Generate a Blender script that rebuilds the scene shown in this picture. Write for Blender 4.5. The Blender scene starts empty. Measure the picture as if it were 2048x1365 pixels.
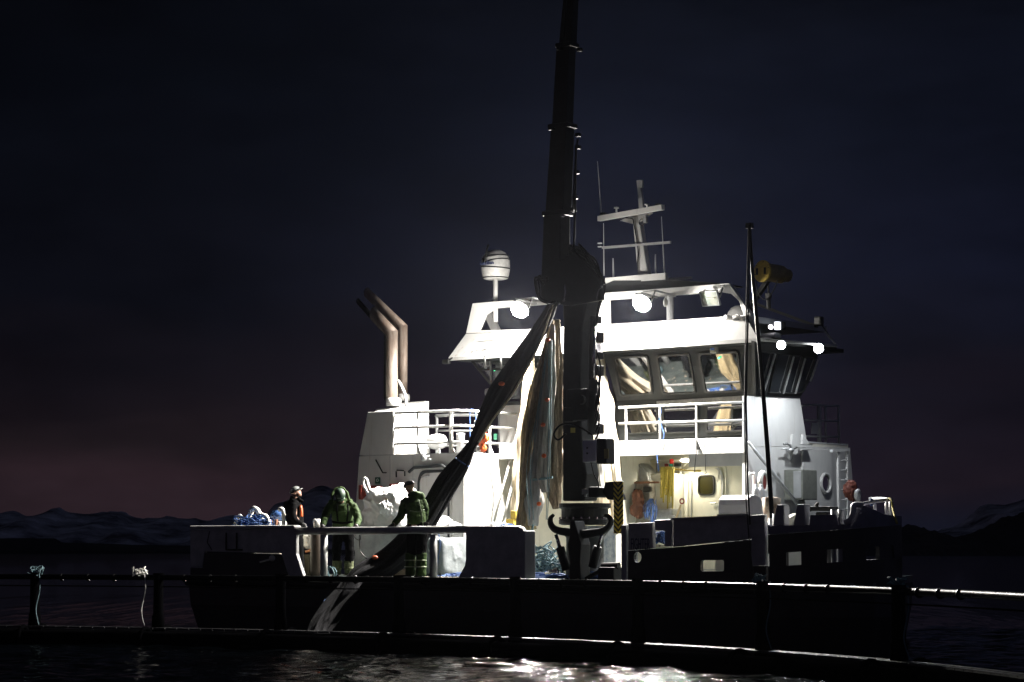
import bpy, bmesh, math, random
from mathutils import Vector, Matrix, noise
from mathutils.geometry import tessellate_polygon
random.seed(7)
PI = math.pi
scene = bpy.context.scene
COL = scene.collection

# ------------------------------------------------------------------ camera
F = 4836.0                       # focal length in photo pixels (85 mm on 36 mm)
HOR = 1085.0                     # horizon row
EYE = 2.0
PITCH = math.atan((HOR - 682.5) / F)
cam = bpy.data.cameras.new('camera'); cam.lens = 36.0 * F / 2048; cam.sensor_width = 36
cam.clip_start = 0.5; cam.clip_end = 6000
camo = bpy.data.objects.new('camera', cam); COL.objects.link(camo)
camo.location = (0, 0, EYE); camo.rotation_euler = (PI/2 + PITCH, 0, 0)
scene.camera = camo
scene.render.resolution_x = 1024; scene.render.resolution_y = 682
scene.view_settings.view_transform = 'Standard'; scene.view_settings.look = 'None'
scene.view_settings.exposure = 0; scene.view_settings.gamma = 1
scene.cycles.use_denoising = True
scene.cycles.max_bounces = 6; scene.cycles.volume_bounces = 0
scene.cycles.sample_clamp_indirect = 4.0
scene.cycles.caustics_reflective = False; scene.cycles.caustics_refractive = False

# ------------------------------------------------------------------ night sky
SKYK = 1.0
w = bpy.data.worlds.new('World'); scene.world = w; w.use_nodes = True
nt = w.node_tree; N = nt.nodes; L = nt.links
for n in list(N): N.remove(n)
def nd(t, **k):
    n = N.new(t)
    for a, b in k.items(): setattr(n, a, b)
    return n
out = nd('ShaderNodeOutputWorld'); bg = nd('ShaderNodeBackground'); L.new(bg.outputs[0], out.inputs[0])
tc = nd('ShaderNodeTexCoord'); sep = nd('ShaderNodeSeparateXYZ'); L.new(tc.outputs['Generated'], sep.inputs[0])
def ramp(stops):
    r = nd('ShaderNodeValToRGB'); e = r.color_ramp.elements
    while len(e) < len(stops): e.new(0.5)
    for el, (p, c) in zip(e, stops): el.position = p; el.color = (*c, 1)
    return r
mz = nd('ShaderNodeMath', operation='MULTIPLY'); L.new(sep.outputs['Z'], mz.inputs[0]); mz.inputs[1].default_value = 4.0
# soft cloud wobble on the gradient
nz = nd('ShaderNodeTexNoise'); mp = nd('ShaderNodeMapping'); L.new(tc.outputs['Generated'], mp.inputs[0]); mp.inputs['Scale'].default_value = (5, 5, 22)
L.new(mp.outputs[0], nz.inputs['Vector']); nz.inputs['Scale'].default_value = 1.0; nz.inputs['Detail'].default_value = 3
nw = nd('ShaderNodeMath', operation='MULTIPLY_ADD'); L.new(nz.outputs['Fac'], nw.inputs[0]); nw.inputs[1].default_value = 0.34; nw.inputs[2].default_value = -0.17
ad = nd('ShaderNodeMath', operation='ADD'); L.new(mz.outputs[0], ad.inputs[0]); L.new(nw.outputs[0], ad.inputs[1])
left = ramp([(0.0, (.041,.025,.034)), (0.08, (.038,.0225,.030)), (0.15, (.021,.0145,.0190)), (0.22, (.0125,.0092,.0135)), (0.40, (.0058,.0064,.0120)), (0.75, (.0034,.0044,.0082)), (1.0, (.0022,.0025,.0042))])
right = ramp([(0.0, (.0090,.0098,.020)), (0.10, (.0165,.0115,.0190)), (0.2, (.0125,.0100,.0180)), (0.3, (.0090,.0092,.0180)), (0.45, (.0088,.0105,.0240)), (0.72, (.0064,.0082,.0175)), (1.0, (.0040,.0048,.0085))])
L.new(ad.outputs[0], left.inputs[0]); L.new(ad.outputs[0], right.inputs[0])
at2 = nd('ShaderNodeMath', operation='ARCTAN2'); L.new(sep.outputs['X'], at2.inputs[0]); L.new(sep.outputs['Y'], at2.inputs[1])
mr = nd('ShaderNodeMapRange'); mr.interpolation_type = 'SMOOTHSTEP'; L.new(at2.outputs[0], mr.inputs[0]); mr.inputs[1].default_value = -0.16; mr.inputs[2].default_value = 0.10
mx = nd('ShaderNodeMix', data_type='RGBA'); L.new(mr.outputs[0], mx.inputs[0]); L.new(left.outputs[0], mx.inputs[6]); L.new(right.outputs[0], mx.inputs[7])
# vignette put into the sky: darker towards far left and far right
ab = nd('ShaderNodeMath', operation='SUBTRACT'); L.new(at2.outputs[0], ab.inputs[0]); ab.inputs[1].default_value = 0.03
ab2 = nd('ShaderNodeMath', operation='ABSOLUTE'); L.new(ab.outputs[0], ab2.inputs[0])
mr2 = nd('ShaderNodeMapRange'); mr2.interpolation_type = 'SMOOTHSTEP'; L.new(ab2.outputs[0], mr2.inputs[0]); mr2.inputs[1].default_value = 0.0; mr2.inputs[2].default_value = 0.26; mr2.inputs[3].default_value = 1.0; mr2.inputs[4].default_value = 0.60
sky = nd('ShaderNodeTexSky'); sky.sky_type = 'NISHITA'; sky.sun_disc = False; sky.sun_elevation = math.radians(-6); sky.sun_rotation = math.radians(-25)
sk = nd('ShaderNodeMix', data_type='RGBA', blend_type='ADD'); sk.inputs[0].default_value = 0.004
L.new(mx.outputs[2], sk.inputs[6]); L.new(sky.outputs[0], sk.inputs[7])
L.new(sk.outputs[2], bg.inputs[0])
mr3 = nd('ShaderNodeMapRange'); mr3.interpolation_type = 'SMOOTHSTEP'; L.new(ab2.outputs[0], mr3.inputs[0]); mr3.inputs[1].default_value = 0.5; mr3.inputs[2].default_value = 1.6; mr3.inputs[3].default_value = 1.0; mr3.inputs[4].default_value = 6.5
mg = nd('ShaderNodeMath', operation='MULTIPLY'); L.new(mr2.outputs[0], mg.inputs[0]); L.new(mr3.outputs[0], mg.inputs[1])
nc = nd('ShaderNodeTexNoise'); mpc = nd('ShaderNodeMapping'); L.new(tc.outputs['Generated'], mpc.inputs[0]); mpc.inputs['Scale'].default_value = (9, 9, 26); L.new(mpc.outputs[0], nc.inputs['Vector']); nc.inputs['Scale'].default_value = 1.0; nc.inputs['Detail'].default_value = 7; nc.inputs['Roughness'].default_value = .62
mc = nd('ShaderNodeMapRange'); L.new(nc.outputs['Fac'], mc.inputs[0]); mc.inputs[1].default_value = .3; mc.inputs[2].default_value = .7; mc.inputs[3].default_value = .70; mc.inputs[4].default_value = 1.25
mh = nd('ShaderNodeMath', operation='MULTIPLY'); L.new(mg.outputs[0], mh.inputs[0]); L.new(mc.outputs[0], mh.inputs[1])
ms = nd('ShaderNodeMath', operation='MULTIPLY'); L.new(mh.outputs[0], ms.inputs[0]); ms.inputs[1].default_value = 0.88 * SKYK
L.new(ms.outputs[0], bg.inputs[1])

# ------------------------------------------------------------------ frames
# boat frame: u towards the bow, v inboard (away from the near rail), z up from the water
A = -math.atan2(0.6, 0.8)
BO = Vector((0, 46, 0)); RZ = Matrix.Rotation(A, 4, 'Z'); BM = Matrix.Translation(BO) @ RZ; BI = BM.inverted()
def ray(px, py):
    d = Vector((px - 1024, 682.5 - py, -F)); d.rotate(Matrix.Rotation(PI/2 + PITCH, 3, 'X'))
    return Vector((0, 0, EYE)), d.normalized()
def hit(px, py, plane, boat=True):
    o, d = ray(px, py)
    if boat: o = BI @ o; d = BI.to_3x3() @ d
    p, n = plane
    t = (p - o).dot(n) / d.dot(n)
    return o + d * t
V = lambda v: (Vector((0, v, 0)), Vector((0, 1, 0)))
U = lambda u: (Vector((u, 0, 0)), Vector((1, 0, 0)))
Zp = lambda z: (Vector((0, 0, z)), Vector((0, 0, 1)))
def S(px, py, v): return hit(px, py, V(v))
def plane3(a, b, c):
    n = (b - a).cross(c - a).normalized(); return (a, n)

# ------------------------------------------------------------------ materials
MATS = {}
def mat(name, col, rough=0.6, metal=0.0, var=0.0, vscale=6.0, bump=0.0, bscale=30.0, col2=None, spec=0.5, emit=None, es=0.0, stretch=None, det=4):
    if name in MATS: return MATS[name]
    m = bpy.data.materials.new(name); m.use_nodes = True; t = m.node_tree; b = t.nodes['Principled BSDF']
    b.inputs['Base Color'].default_value = (*col, 1); b.inputs['Roughness'].default_value = rough; b.inputs['Metallic'].default_value = metal
    b.inputs['Specular IOR Level'].default_value = spec
    if emit: b.inputs['Emission Color'].default_value = (*emit, 1); b.inputs['Emission Strength'].default_value = es
    co = t.nodes.new('ShaderNodeTexCoord'); mpn = t.nodes.new('ShaderNodeMapping'); t.links.new(co.outputs['Object'], mpn.inputs[0])
    if stretch: mpn.inputs['Scale'].default_value = stretch
    if var > 0 or col2:
        n1 = t.nodes.new('ShaderNodeTexNoise'); n1.inputs['Scale'].default_value = vscale; n1.inputs['Detail'].default_value = det; n1.inputs['Roughness'].default_value = .65
        t.links.new(mpn.outputs[0], n1.inputs['Vector'])
        r = t.nodes.new('ShaderNodeValToRGB'); r.color_ramp.elements[0].position = .35; r.color_ramp.elements[1].position = .68
        c2 = col2 if col2 else tuple(c * (1 - var) for c in col)
        r.color_ramp.elements[0].color = (*c2, 1); r.color_ramp.elements[1].color = (*col, 1)
        t.links.new(n1.outputs['Fac'], r.inputs[0]); t.links.new(r.outputs[0], b.inputs['Base Color'])
        rr = t.nodes.new('ShaderNodeMapRange'); t.links.new(n1.outputs['Fac'], rr.inputs[0]); rr.inputs[3].default_value = min(1, rough + .12); rr.inputs[4].default_value = max(.02, rough - .08)
        t.links.new(rr.outputs[0], b.inputs['Roughness'])
    if bump > 0:
        n2 = t.nodes.new('ShaderNodeTexNoise'); n2.inputs['Scale'].default_value = bscale; n2.inputs['Detail'].default_value = 5
        t.links.new(mpn.outputs[0], n2.inputs['Vector'])
        bp = t.nodes.new('ShaderNodeBump'); bp.inputs['Strength'].default_value = bump; bp.inputs['Distance'].default_value = .02
        t.links.new(n2.outputs['Fac'], bp.inputs['Height']); t.links.new(bp.outputs[0], b.inputs['Normal'])
    MATS[name] = m; return m
WHITE = mat('white_paint', (.60,.60,.585), .42, var=.16, vscale=1.6, bump=.12, bscale=8, stretch=(1.6,1.6,.5), det=7)
def streaks(m, amt=.75):
    t = m.node_tree; b = t.nodes['Principled BSDF']; lk = b.inputs['Base Color'].links[0]; src = lk.from_socket
    co = t.nodes.new('ShaderNodeTexCoord'); mp_ = t.nodes.new('ShaderNodeMapping'); mp_.inputs['Scale'].default_value = (9, 9, .55); t.links.new(co.outputs['Object'], mp_.inputs[0])
    n_ = t.nodes.new('ShaderNodeTexNoise'); n_.inputs['Scale'].default_value = 1.0; n_.inputs['Detail'].default_value = 6; n_.inputs['Roughness'].default_value = .7; t.links.new(mp_.outputs[0], n_.inputs['Vector'])
    n2_ = t.nodes.new('ShaderNodeTexNoise'); n2_.inputs['Scale'].default_value = 1.3; t.links.new(co.outputs['Object'], n2_.inputs['Vector'])
    a_ = t.nodes.new('ShaderNodeMapRange'); t.links.new(n_.outputs['Fac'], a_.inputs[0]); a_.inputs[1].default_value = .56; a_.inputs[2].default_value = .74
    b2_ = t.nodes.new('ShaderNodeMapRange'); t.links.new(n2_.outputs['Fac'], b2_.inputs[0]); b2_.inputs[1].default_value = .45; b2_.inputs[2].default_value = .65; b2_.inputs[4].default_value = amt
    mu = t.nodes.new('ShaderNodeMath'); mu.operation = 'MULTIPLY'; t.links.new(a_.outputs[0], mu.inputs[0]); t.links.new(b2_.outputs[0], mu.inputs[1])
    mi = t.nodes.new('ShaderNodeMix'); mi.data_type = 'RGBA'; t.links.new(mu.outputs[0], mi.inputs[0]); t.links.new(src, mi.inputs[6]); mi.inputs[7].default_value = (.23,.15,.09,1)
    t.links.new(mi.outputs[2], b.inputs['Base Color'])
streaks(WHITE)
GREYP = mat('grey_paint', (.42,.43,.44), .45, var=.2, vscale=2.5, bump=.12, bscale=9)
CREAM = mat('cream_paint', (.72,.70,.60), .45, var=.14, vscale=3, bump=.1, bscale=12)
streaks(CREAM, .5)
BULW = mat('bulwark_paint', (.50,.50,.49), .5, var=.35, vscale=3.5, bump=.25, bscale=14, det=8)
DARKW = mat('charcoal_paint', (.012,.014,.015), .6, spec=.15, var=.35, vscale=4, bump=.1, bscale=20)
BLACKH = mat('hull_black', (.012,.012,.016), .5, var=.4, vscale=3, bump=.3, bscale=10)
BLACK = mat('black_steel', (.010,.011,.011), .5, spec=.3, var=.4, vscale=8, bump=.15, bscale=25)
RUBBER = mat('black_plastic', (.0022,.0022,.0026), .28, spec=.08, var=.3, vscale=8, bump=.12, bscale=40)
RUBBERD = mat('matte_black_plastic', (.0015,.0015,.0018), .5, spec=.0, var=.3, vscale=8, bump=.3, bscale=30)
GALV = mat('galvanised_steel', (.45,.46,.46), .42, .6, var=.3, vscale=14, bump=.1)
STEEL = mat('stainless_steel', (.6,.6,.6), .22, 1.0, var=.15, vscale=8)
RUSTP = mat('rusty_pipe', (.42,.36,.31), .55, .2, col2=(.24,.17,.13), vscale=5, bump=.25, bscale=30, stretch=(1,1,.35))
RUST = mat('rust', (.22,.09,.04), .8, col2=(.10,.04,.02), vscale=18, bump=.4)
DECKM = mat('deck_paint', (.10,.115,.11), .35, col2=(.04,.05,.047), vscale=5, bump=.5, bscale=18)
NETD = mat('dark_net', (.024,.024,.027), .9, spec=.12, col2=(.010,.010,.012), vscale=30, bump=.8, bscale=90, stretch=(1,1,1))
NETB = mat('brown_net', (.36,.28,.18), .9, col2=(.15,.115,.075), vscale=18, bump=.9, bscale=120, stretch=(2,2,.3))
NETG = mat('grey_tarpaulin', (.36,.355,.34), .6, col2=(.20,.195,.185), vscale=6, bump=.5, bscale=16, stretch=(2,2,.4))
NETW = mat('pale_net', (.62,.55,.42), .85, col2=(.40,.33,.22), vscale=9, bump=.6, bscale=60, stretch=(3,3,.25))
BAGW = mat('white_bag_fabric', (.78,.77,.77), .55, var=.12, vscale=10, bump=.35, bscale=60)
BAGG = mat('grey_bag_fabric', (.34,.37,.39), .6, var=.25, vscale=4, bump=.35, bscale=24)
BLUER = mat('blue_rope', (.035,.10,.30), .7, var=.4, vscale=40, bump=.5, bscale=200)
TEALR = mat('teal_rope', (.14,.24,.27), .7, var=.4, vscale=40, bump=.5, bscale=200)
YELR = mat('yellow_rope', (.62,.50,.08), .7, var=.35, vscale=60, bump=.5, bscale=200)
WHITER = mat('white_hose', (.72,.71,.66), .45, var=.1)
ORANGE = mat('orange_plastic', (.75,.13,.03), .5, var=.25, vscale=20)
REDP = mat('red_plastic', (.20,.022,.012), .5, var=.2)
YELP = mat('yellow_paint', (.55,.40,.06), .5, var=.3, vscale=10)
GREENS = mat('green_sign_face', (.004,.055,.03), .5)
HIVIS = mat('hivis_green_fabric', (.032,.064,.012), .75, spec=.2, var=.5, vscale=3, bump=.7, bscale=18)
HIVISY = mat('hivis_yellow_fabric', (.06,.072,.022), .75, var=.4, vscale=9, bump=.6, bscale=22)
CLOTHK = mat('black_fabric', (.0012,.0012,.0014), .85, spec=.05, bump=.7, bscale=18)
SKIN = mat('skin', (.30,.17,.12), .55, var=.1, vscale=15)
GLOVE = mat('glove_rubber', (.03,.03,.03), .6, bump=.3)
HELMG = mat('green_helmet', (.010,.035,.014), .6)
HELMW = mat('pale_helmet', (.20,.21,.20), .4, var=.15)
HELMK = mat('dark_helmet', (.02,.02,.022), .35)
REFL = mat('reflective_band', (.5,.52,.5), .35, var=.1)
GLASSD = mat('dark_window_glass', (.012,.014,.016), .03, spec=1.0)
GLASSD.node_tree.nodes['Principled BSDF'].inputs['IOR'].default_value = 2.3
def glass_mat():
    m = bpy.data.materials.new('clear_glass'); m.use_nodes = True; t = m.node_tree
    for n in list(t.nodes): t.nodes.remove(n)
    o = t.nodes.new('ShaderNodeOutputMaterial'); g = t.nodes.new('ShaderNodeBsdfGlossy'); g.inputs['Roughness'].default_value = .03
    tr = t.nodes.new('ShaderNodeBsdfTransparent'); tr.inputs[0].default_value = (.75,.8,.78,1)
    f = t.nodes.new('ShaderNodeFresnel'); f.inputs[0].default_value = 1.6; mi = t.nodes.new('ShaderNodeMixShader')
    t.links.new(f.outputs[0], mi.inputs[0]); t.links.new(tr.outputs[0], mi.inputs[1]); t.links.new(g.outputs[0], mi.inputs[2]); t.links.new(mi.outputs[0], o.inputs[0])
    return m
GLASS = glass_mat()
def emis(name, col, s): return mat(name, (.8,.8,.8), .4, emit=col, es=s)
LAMPG = emis('lit_lamp_glass', (1,.97,.93), 120)
LAMPS = emis('lit_small_lamp_glass', (.93,.97,1), 40)
LAMPC = emis('lit_cabin_lamp', (1,.93,.75), 12)
LEDGLINT = emis('green_led_reflection', (.05,1,.45), 3)  # emission standing for a green LED reflected in glass
LEDR = emis('red_led', (1,.1,.15), 1.5)
def chevron_mat():
    m = bpy.data.materials.new('hazard_chevrons'); m.use_nodes = True; t = m.node_tree; b = t.nodes['Principled BSDF']; b.inputs['Roughness'].default_value = .5
    co = t.nodes.new('ShaderNodeTexCoord'); s = t.nodes.new('ShaderNodeSeparateXYZ'); t.links.new(co.outputs['Object'], s.inputs[0])
    a = t.nodes.new('ShaderNodeMath'); a.operation = 'ABSOLUTE'; t.links.new(s.outputs[0], a.inputs[0])
    d = t.nodes.new('ShaderNodeMath'); d.operation = 'SUBTRACT'; t.links.new(s.outputs[2], d.inputs[0]); t.links.new(a.outputs[0], d.inputs[1])
    k = t.nodes.new('ShaderNodeMath'); k.operation = 'MULTIPLY'; t.links.new(d.outputs[0], k.inputs[0]); k.inputs[1].default_value = 11
    fr = t.nodes.new('ShaderNodeMath'); fr.operation = 'FRACT'; t.links.new(k.outputs[0], fr.inputs[0])
    g = t.nodes.new('ShaderNodeMath'); g.operation = 'GREATER_THAN'; t.links.new(fr.outputs[0], g.inputs[0]); g.inputs[1].default_value = .5
    mi = t.nodes.new('ShaderNodeMix'); mi.data_type = 'RGBA'; t.links.new(g.outputs[0], mi.inputs[0]); mi.inputs[6].default_value = (.02,.02,.02,1); mi.inputs[7].default_value = (.62,.48,.05,1)
    t.links.new(mi.outputs[2], b.inputs['Base Color']); return m
CHEV = chevron_mat()

# ------------------------------------------------------------------ mesh builder
ORG = {}
def tag(o, label=None, cat=None, group=None, kind=None):
    if label: o['label'] = label
    if cat: o['category'] = cat
    if group: o['group'] = group
    if kind: o['kind'] = kind
    return o
def thing(name, label, cat, org, group=None, boat=True, kind=None):
    o = bpy.data.objects.new(name, None); COL.objects.link(o); o.empty_display_size = .2
    org = Vector(org)
    if boat: o.location = BM @ org; o.rotation_euler = (0, 0, A)
    else: o.location = org
    ORG[o.name] = org
    return tag(o, label, cat, group, kind)
def perp(d):
    d = d.normalized(); a = Vector((0, 0, 1)) if abs(d.z) < .9 else Vector((1, 0, 0))
    x = d.cross(a).normalized(); return x, d.cross(x).normalized()
class MB:
    def __init__(s): s.v = []; s.f = []; s.sm = False
    def add(s, vs, fs):
        b = len(s.v); s.v += [Vector(x) for x in vs]; s.f += [tuple(i + b for i in f) for f in fs]; return s
    def box(s, a, b):
        x0,y0,z0 = a; x1,y1,z1 = b
        x0,x1 = sorted((x0,x1)); y0,y1 = sorted((y0,y1)); z0,z1 = sorted((z0,z1))
        return s.add([(x0,y0,z0),(x1,y0,z0),(x1,y1,z0),(x0,y1,z0),(x0,y0,z1),(x1,y0,z1),(x1,y1,z1),(x0,y1,z1)],
                     [(0,3,2,1),(4,5,6,7),(0,1,5,4),(1,2,6,5),(2,3,7,6),(3,0,4,7)])
    def cbox(s, c, h): return s.box([c[i]-h[i] for i in range(3)], [c[i]+h[i] for i in range(3)])
    def bbox(s, c, h, b=.02):        # box with chamfered edges
        bm = bmesh.new(); bmesh.ops.create_cube(bm, size=2)
        for v in bm.verts: v.co = Vector((v.co.x*h[0], v.co.y*h[1], v.co.z*h[2]))
        bmesh.ops.bevel(bm, geom=list(bm.edges), offset=min(b, .9*min(h)), segments=2, affect='EDGES', profile=.6)
        for v in bm.verts: v.co += Vector(c)
        bm.verts.index_update(); s.add([v.co.copy() for v in bm.verts], [tuple(v.index for v in f.verts) for f in bm.faces]); bm.free(); return s
    def prism(s, outer, off, holes=()):
        loops = [list(map(Vector, outer))] + [list(map(Vector, h)) for h in holes]
        off = Vector(off); allv = [p for l in loops for p in l]; n = len(allv)
        if holes:
            tr = [tuple(t) for t in tessellate_polygon(loops)]
        else: tr = [tuple(t) for t in tessellate_polygon(loops)] if len(outer) > 4 else [tuple(range(n))]
        vs = allv + [p + off for p in allv]; fs = list(tr) + [tuple(i + n for i in reversed(t)) for t in tr]
        b = 0
        for l in loops:
            m = len(l)
            for i in range(m): fs.append((b+i, b+(i+1) % m, n+b+(i+1) % m, n+b+i))
            b += m
        return s.add(vs, fs)
    def tube(s, pts, r, seg=10, cap=True, fold=None):
        pts = [Vector(p) for p in pts]; n = len(pts); rr = r if isinstance(r, (list, tuple)) else [r]*n
        b = len(s.v); x = None
        for i, p in enumerate(pts):
            d = (pts[min(i+1, n-1)] - pts[max(i-1, 0)]).normalized()
            if x is None: x, y = perp(d)
            else:
                x = (x - d * x.dot(d)); x = x.normalized() if x.length > 1e-6 else perp(d)[0]; y = d.cross(x).normalized()
            for k in range(seg):
                a = 2*PI*k/seg; q = rr[i]
                if fold: q *= fold(i/(n-1), a)
                s.v.append(p + (x*math.cos(a) + y*math.sin(a)) * q)
        for i in range(n-1):
            for k in range(seg):
                k2 = (k+1) % seg; s.f.append((b+i*seg+k, b+i*seg+k2, b+(i+1)*seg+k2, b+(i+1)*seg+k))
        if cap:
            s.f.append(tuple(b+k for k in reversed(range(seg)))); s.f.append(tuple(b+(n-1)*seg+k for k in range(seg)))
        return s
    def bar(s, a, b, w, h):          # rectangular beam
        a = Vector(a); b = Vector(b); d = (b-a).normalized(); x, y = perp(d)
        vs = [p + x*i*w/2 + y*j*h/2 for p in (a, b) for i, j in ((-1,-1),(1,-1),(1,1),(-1,1))]
        return s.add(vs, [(3,2,1,0),(4,5,6,7),(0,1,5,4),(1,2,6,5),(2,3,7,6),(3,0,4,7)])
    def lathe(s, c, ax, prof, seg=20):   # prof: (radius, along)
        c = Vector(c); ax = Vector(ax).normalized()
        return s.tube([c + ax*h for r, h in prof], [max(r, .001) for r, h in prof], seg)
    def ball(s, c, r, seg=14, rings=9, sc=(1,1,1)):
        b = len(s.v)
        for i in range(rings+1):
            t = PI*i/rings
            for k in range(seg):
                a = 2*PI*k/seg; s.v.append(Vector(c) + Vector((math.sin(t)*math.cos(a)*r*sc[0], math.sin(t)*math.sin(a)*r*sc[1], math.cos(t)*r*sc[2])))
        for i in range(rings):
            for k in range(seg):
                k2 = (k+1) % seg; s.f.append((b+i*seg+k, b+(i+1)*seg+k, b+(i+1)*seg+k2, b+i*seg+k2))
        return s
    def torus(s, c, n, R, r, seg=28, s2=8, a0=0, a1=2*PI):
        x, y = perp(Vector(n)); full = abs(a1-a0-2*PI) < 1e-6
        pts = [Vector(c) + (x*math.cos(a0+(a1-a0)*i/seg) + y*math.sin(a0+(a1-a0)*i/seg))*R for i in range(seg+1)]
        return s.tube(pts, r, s2, cap=not full)
    def build(s, name, m, parent=None, boat=True, org=None, smooth=False, bevel=0):
        if parent is not None:
            root = parent
            while root.parent: root = root.parent
            o0 = ORG[root.name]
        else: o0 = Vector(org) if org is not None else Vector((0, 0, 0))
        me = bpy.data.meshes.new(name); me.from_pydata([v - o0 for v in s.v], [], s.f)
        bm = bmesh.new(); bm.from_mesh(me)
        bmesh.ops.remove_doubles(bm, verts=bm.verts, dist=1e-5)
        bmesh.ops.recalc_face_normals(bm, faces=bm.faces); bm.to_mesh(me); bm.free()
        if smooth: me.shade_smooth()
        me.materials.append(m); o = bpy.data.objects.new(name, me); COL.objects.link(o)
        if parent is not None: o.parent = parent
        else:
            if boat: o.location = BM @ o0; o.rotation_euler = (0, 0, A)
            else: o.location = o0
            ORG[o.name] = o0
        if bevel:
            b = o.modifiers.new('bevel', 'BEVEL'); b.width = bevel; b.segments = 2; b.limit_method = 'ANGLE'; b.angle_limit = .7
        return o
def smooth_path(pts, k=6):
    pts = [Vector(p) for p in pts]; P = [pts[0]*2 - pts[1]] + pts + [pts[-1]*2 - pts[-2]]; o = []
    for i in range(1, len(P)-2):
        a, b, c, d = P[i-1:i+3]
        for j in range(k):
            t = j/k; o.append(.5*((2*b) + (c-a)*t + (2*a-5*b+4*c-d)*t*t + (3*b-a-3*c+d)*t**3))
    o.append(pts[-1]); return o
def lerp_list(vals, n):
    o = []
    for i in range(n):
        t = i/(n-1)*(len(vals)-1); k = min(int(t), len(vals)-2); o.append(vals[k]*(1-t+k) + vals[k+1]*(t-k))
    return o
def rpoly(pts, r=6, k=4):            # round the corners of a pixel polygon
    o = []; n = len(pts)
    for i in range(n):
        p = Vector(pts[i]); a = Vector(pts[i-1]); b = Vector(pts[(i+1) % n])
        da = (a-p); db = (b-p); rr = min(r, da.length/2.2, db.length/2.2); s = p + da.normalized()*rr; e = p + db.normalized()*rr
        for j in range(k+1):
            t = j/k; q = s*(1-t)**2 + p*2*t*(1-t) + e*t*t; o.append((q.x, q.y))
    return o
def pp(poly, plane, lift=0.0):
    n = plane[1]; cdir = (BI @ Vector((0,0,EYE))) - plane[0]
    if n.dot(cdir) < 0: n = -n
    return [hit(x, y, plane) + n*lift for x, y in poly]
def inward(plane, th):
    n = plane[1]; cdir = (BI @ Vector((0,0,EYE))) - plane[0]
    return (-n if n.dot(cdir) > 0 else n) * th
def panel(mb, poly, plane, th, holes=(), lift=0.0):
    return mb.prism(pp(poly, plane, lift), inward(plane, th), [pp(h, plane, lift) for h in holes])
def rect(x0, y0, x1, y1): return [(x0,y0),(x1,y0),(x1,y1),(x0,y1)]
def bez_text(txt, size, name, m, parent, o, xdir, zdir, ext=.003, xs=1.0):
    cu = bpy.data.curves.new('t', 'FONT'); cu.body = txt; cu.size = size; cu.extrude = ext; cu.resolution_u = 3; cu.align_x = 'CENTER'
    ob = bpy.data.objects.new('t', cu); COL.objects.link(ob); dg = bpy.context.evaluated_depsgraph_get()
    me = bpy.data.meshes.new_from_object(ob.evaluated_get(dg)); bpy.data.objects.remove(ob)
    x = Vector(xdir).normalized(); y = Vector(zdir).normalized(); z = x.cross(y)
    mb = MB(); mb.add([Vector(o) + x*v.co.x*xs + y*v.co.y + z*v.co.z for v in me.vertices], [tuple(p.vertices) for p in me.polygons])
    return mb.build(name, m, parent)
def point(name, loc, power, rad=.1, col=(1,.95,.88)):
    l = bpy.data.lights.new(name, 'POINT'); l.energy = power; l.shadow_soft_size = rad; l.color = col
    o = bpy.data.objects.new(name, l); COL.objects.link(o); o.location = BM @ Vector(loc); return o
def spot(name, loc, target, power, size, blend=.5, rad=.08, col=(1,.95,.88), parent=None):
    l = bpy.data.lights.new(name, 'SPOT'); l.energy = power; l.spot_size = math.radians(size); l.spot_blend = blend; l.shadow_soft_size = rad; l.color = col
    o = bpy.data.objects.new(name, l); COL.objects.link(o); a = BM @ Vector(loc); b = BM @ Vector(target)
    o.location = a; o.rotation_euler = (b-a).to_track_quat('-Z', 'Y').to_euler(); return o

# ================================================================== SETTING
# ---- water: one sheet, finely divided near the boat, waves in the mesh
def graded(lo, hi, flo, fhi, step):
    xs = []; x = flo
    while x <= fhi: xs.append(x); x += step
    s = step; x = fhi
    while x < hi: s *= 1.28; x += s; xs.append(min(x, hi))
    s = step; x = flo
    while x > lo: s *= 1.28; x -= s; xs.insert(0, max(x, lo))
    return xs
xs = graded(-700, 700, -13, 13, .13); ys = graded(-60, 790, 31, 56, .10)
def wave(x, y):
    fade = max(0, 1 - max(0, abs(x)-13)/25 - max(0, y-56)/40 - max(0, 31-y)/20)
    if fade <= 0: return -.02
    h = .046*noise.noise(Vector((x*.45, y*.33, 1))) + .038*noise.noise(Vector((x*1.1+3, y*1.5, 5))) + .034*noise.noise(Vector((x*2.2, y*2.8, 9))) + .024*noise.noise(Vector((x*3.6, y*4.4, 2)))
    return h*fade
vs = [(x, y, wave(x, y)) for y in ys for x in xs]; nx = len(xs)
fs = [(j*nx+i, j*nx+i+1, (j+1)*nx+i+1, (j+1)*nx+i) for j in range(len(ys)-1) for i in range(nx-1)]
m = bpy.data.materials.new('sea_water'); m.use_nodes = True; t = m.node_tree; b = t.nodes['Principled BSDF']
b.inputs['Base Color'].default_value = (.0005,.0008,.0011,1); b.inputs['Roughness'].default_value = .035; b.inputs['IOR'].default_value = 1.13
co = t.nodes.new('ShaderNodeTexCoord'); mpn = t.nodes.new('ShaderNodeMapping'); t.links.new(co.outputs['Object'], mpn.inputs[0]); mpn.inputs['Scale'].default_value = (1,1.5,1)
n2 = t.nodes.new('ShaderNodeTexNoise'); n2.inputs['Scale'].default_value = 7; n2.inputs['Detail'].default_value = 6; t.links.new(mpn.outputs[0], n2.inputs['Vector'])
n3 = t.nodes.new('ShaderNodeTexNoise'); n3.inputs['Scale'].default_value = 1.1; n3.inputs['Detail'].default_value = 4; t.links.new(mpn.outputs[0], n3.inputs['Vector'])
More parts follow.
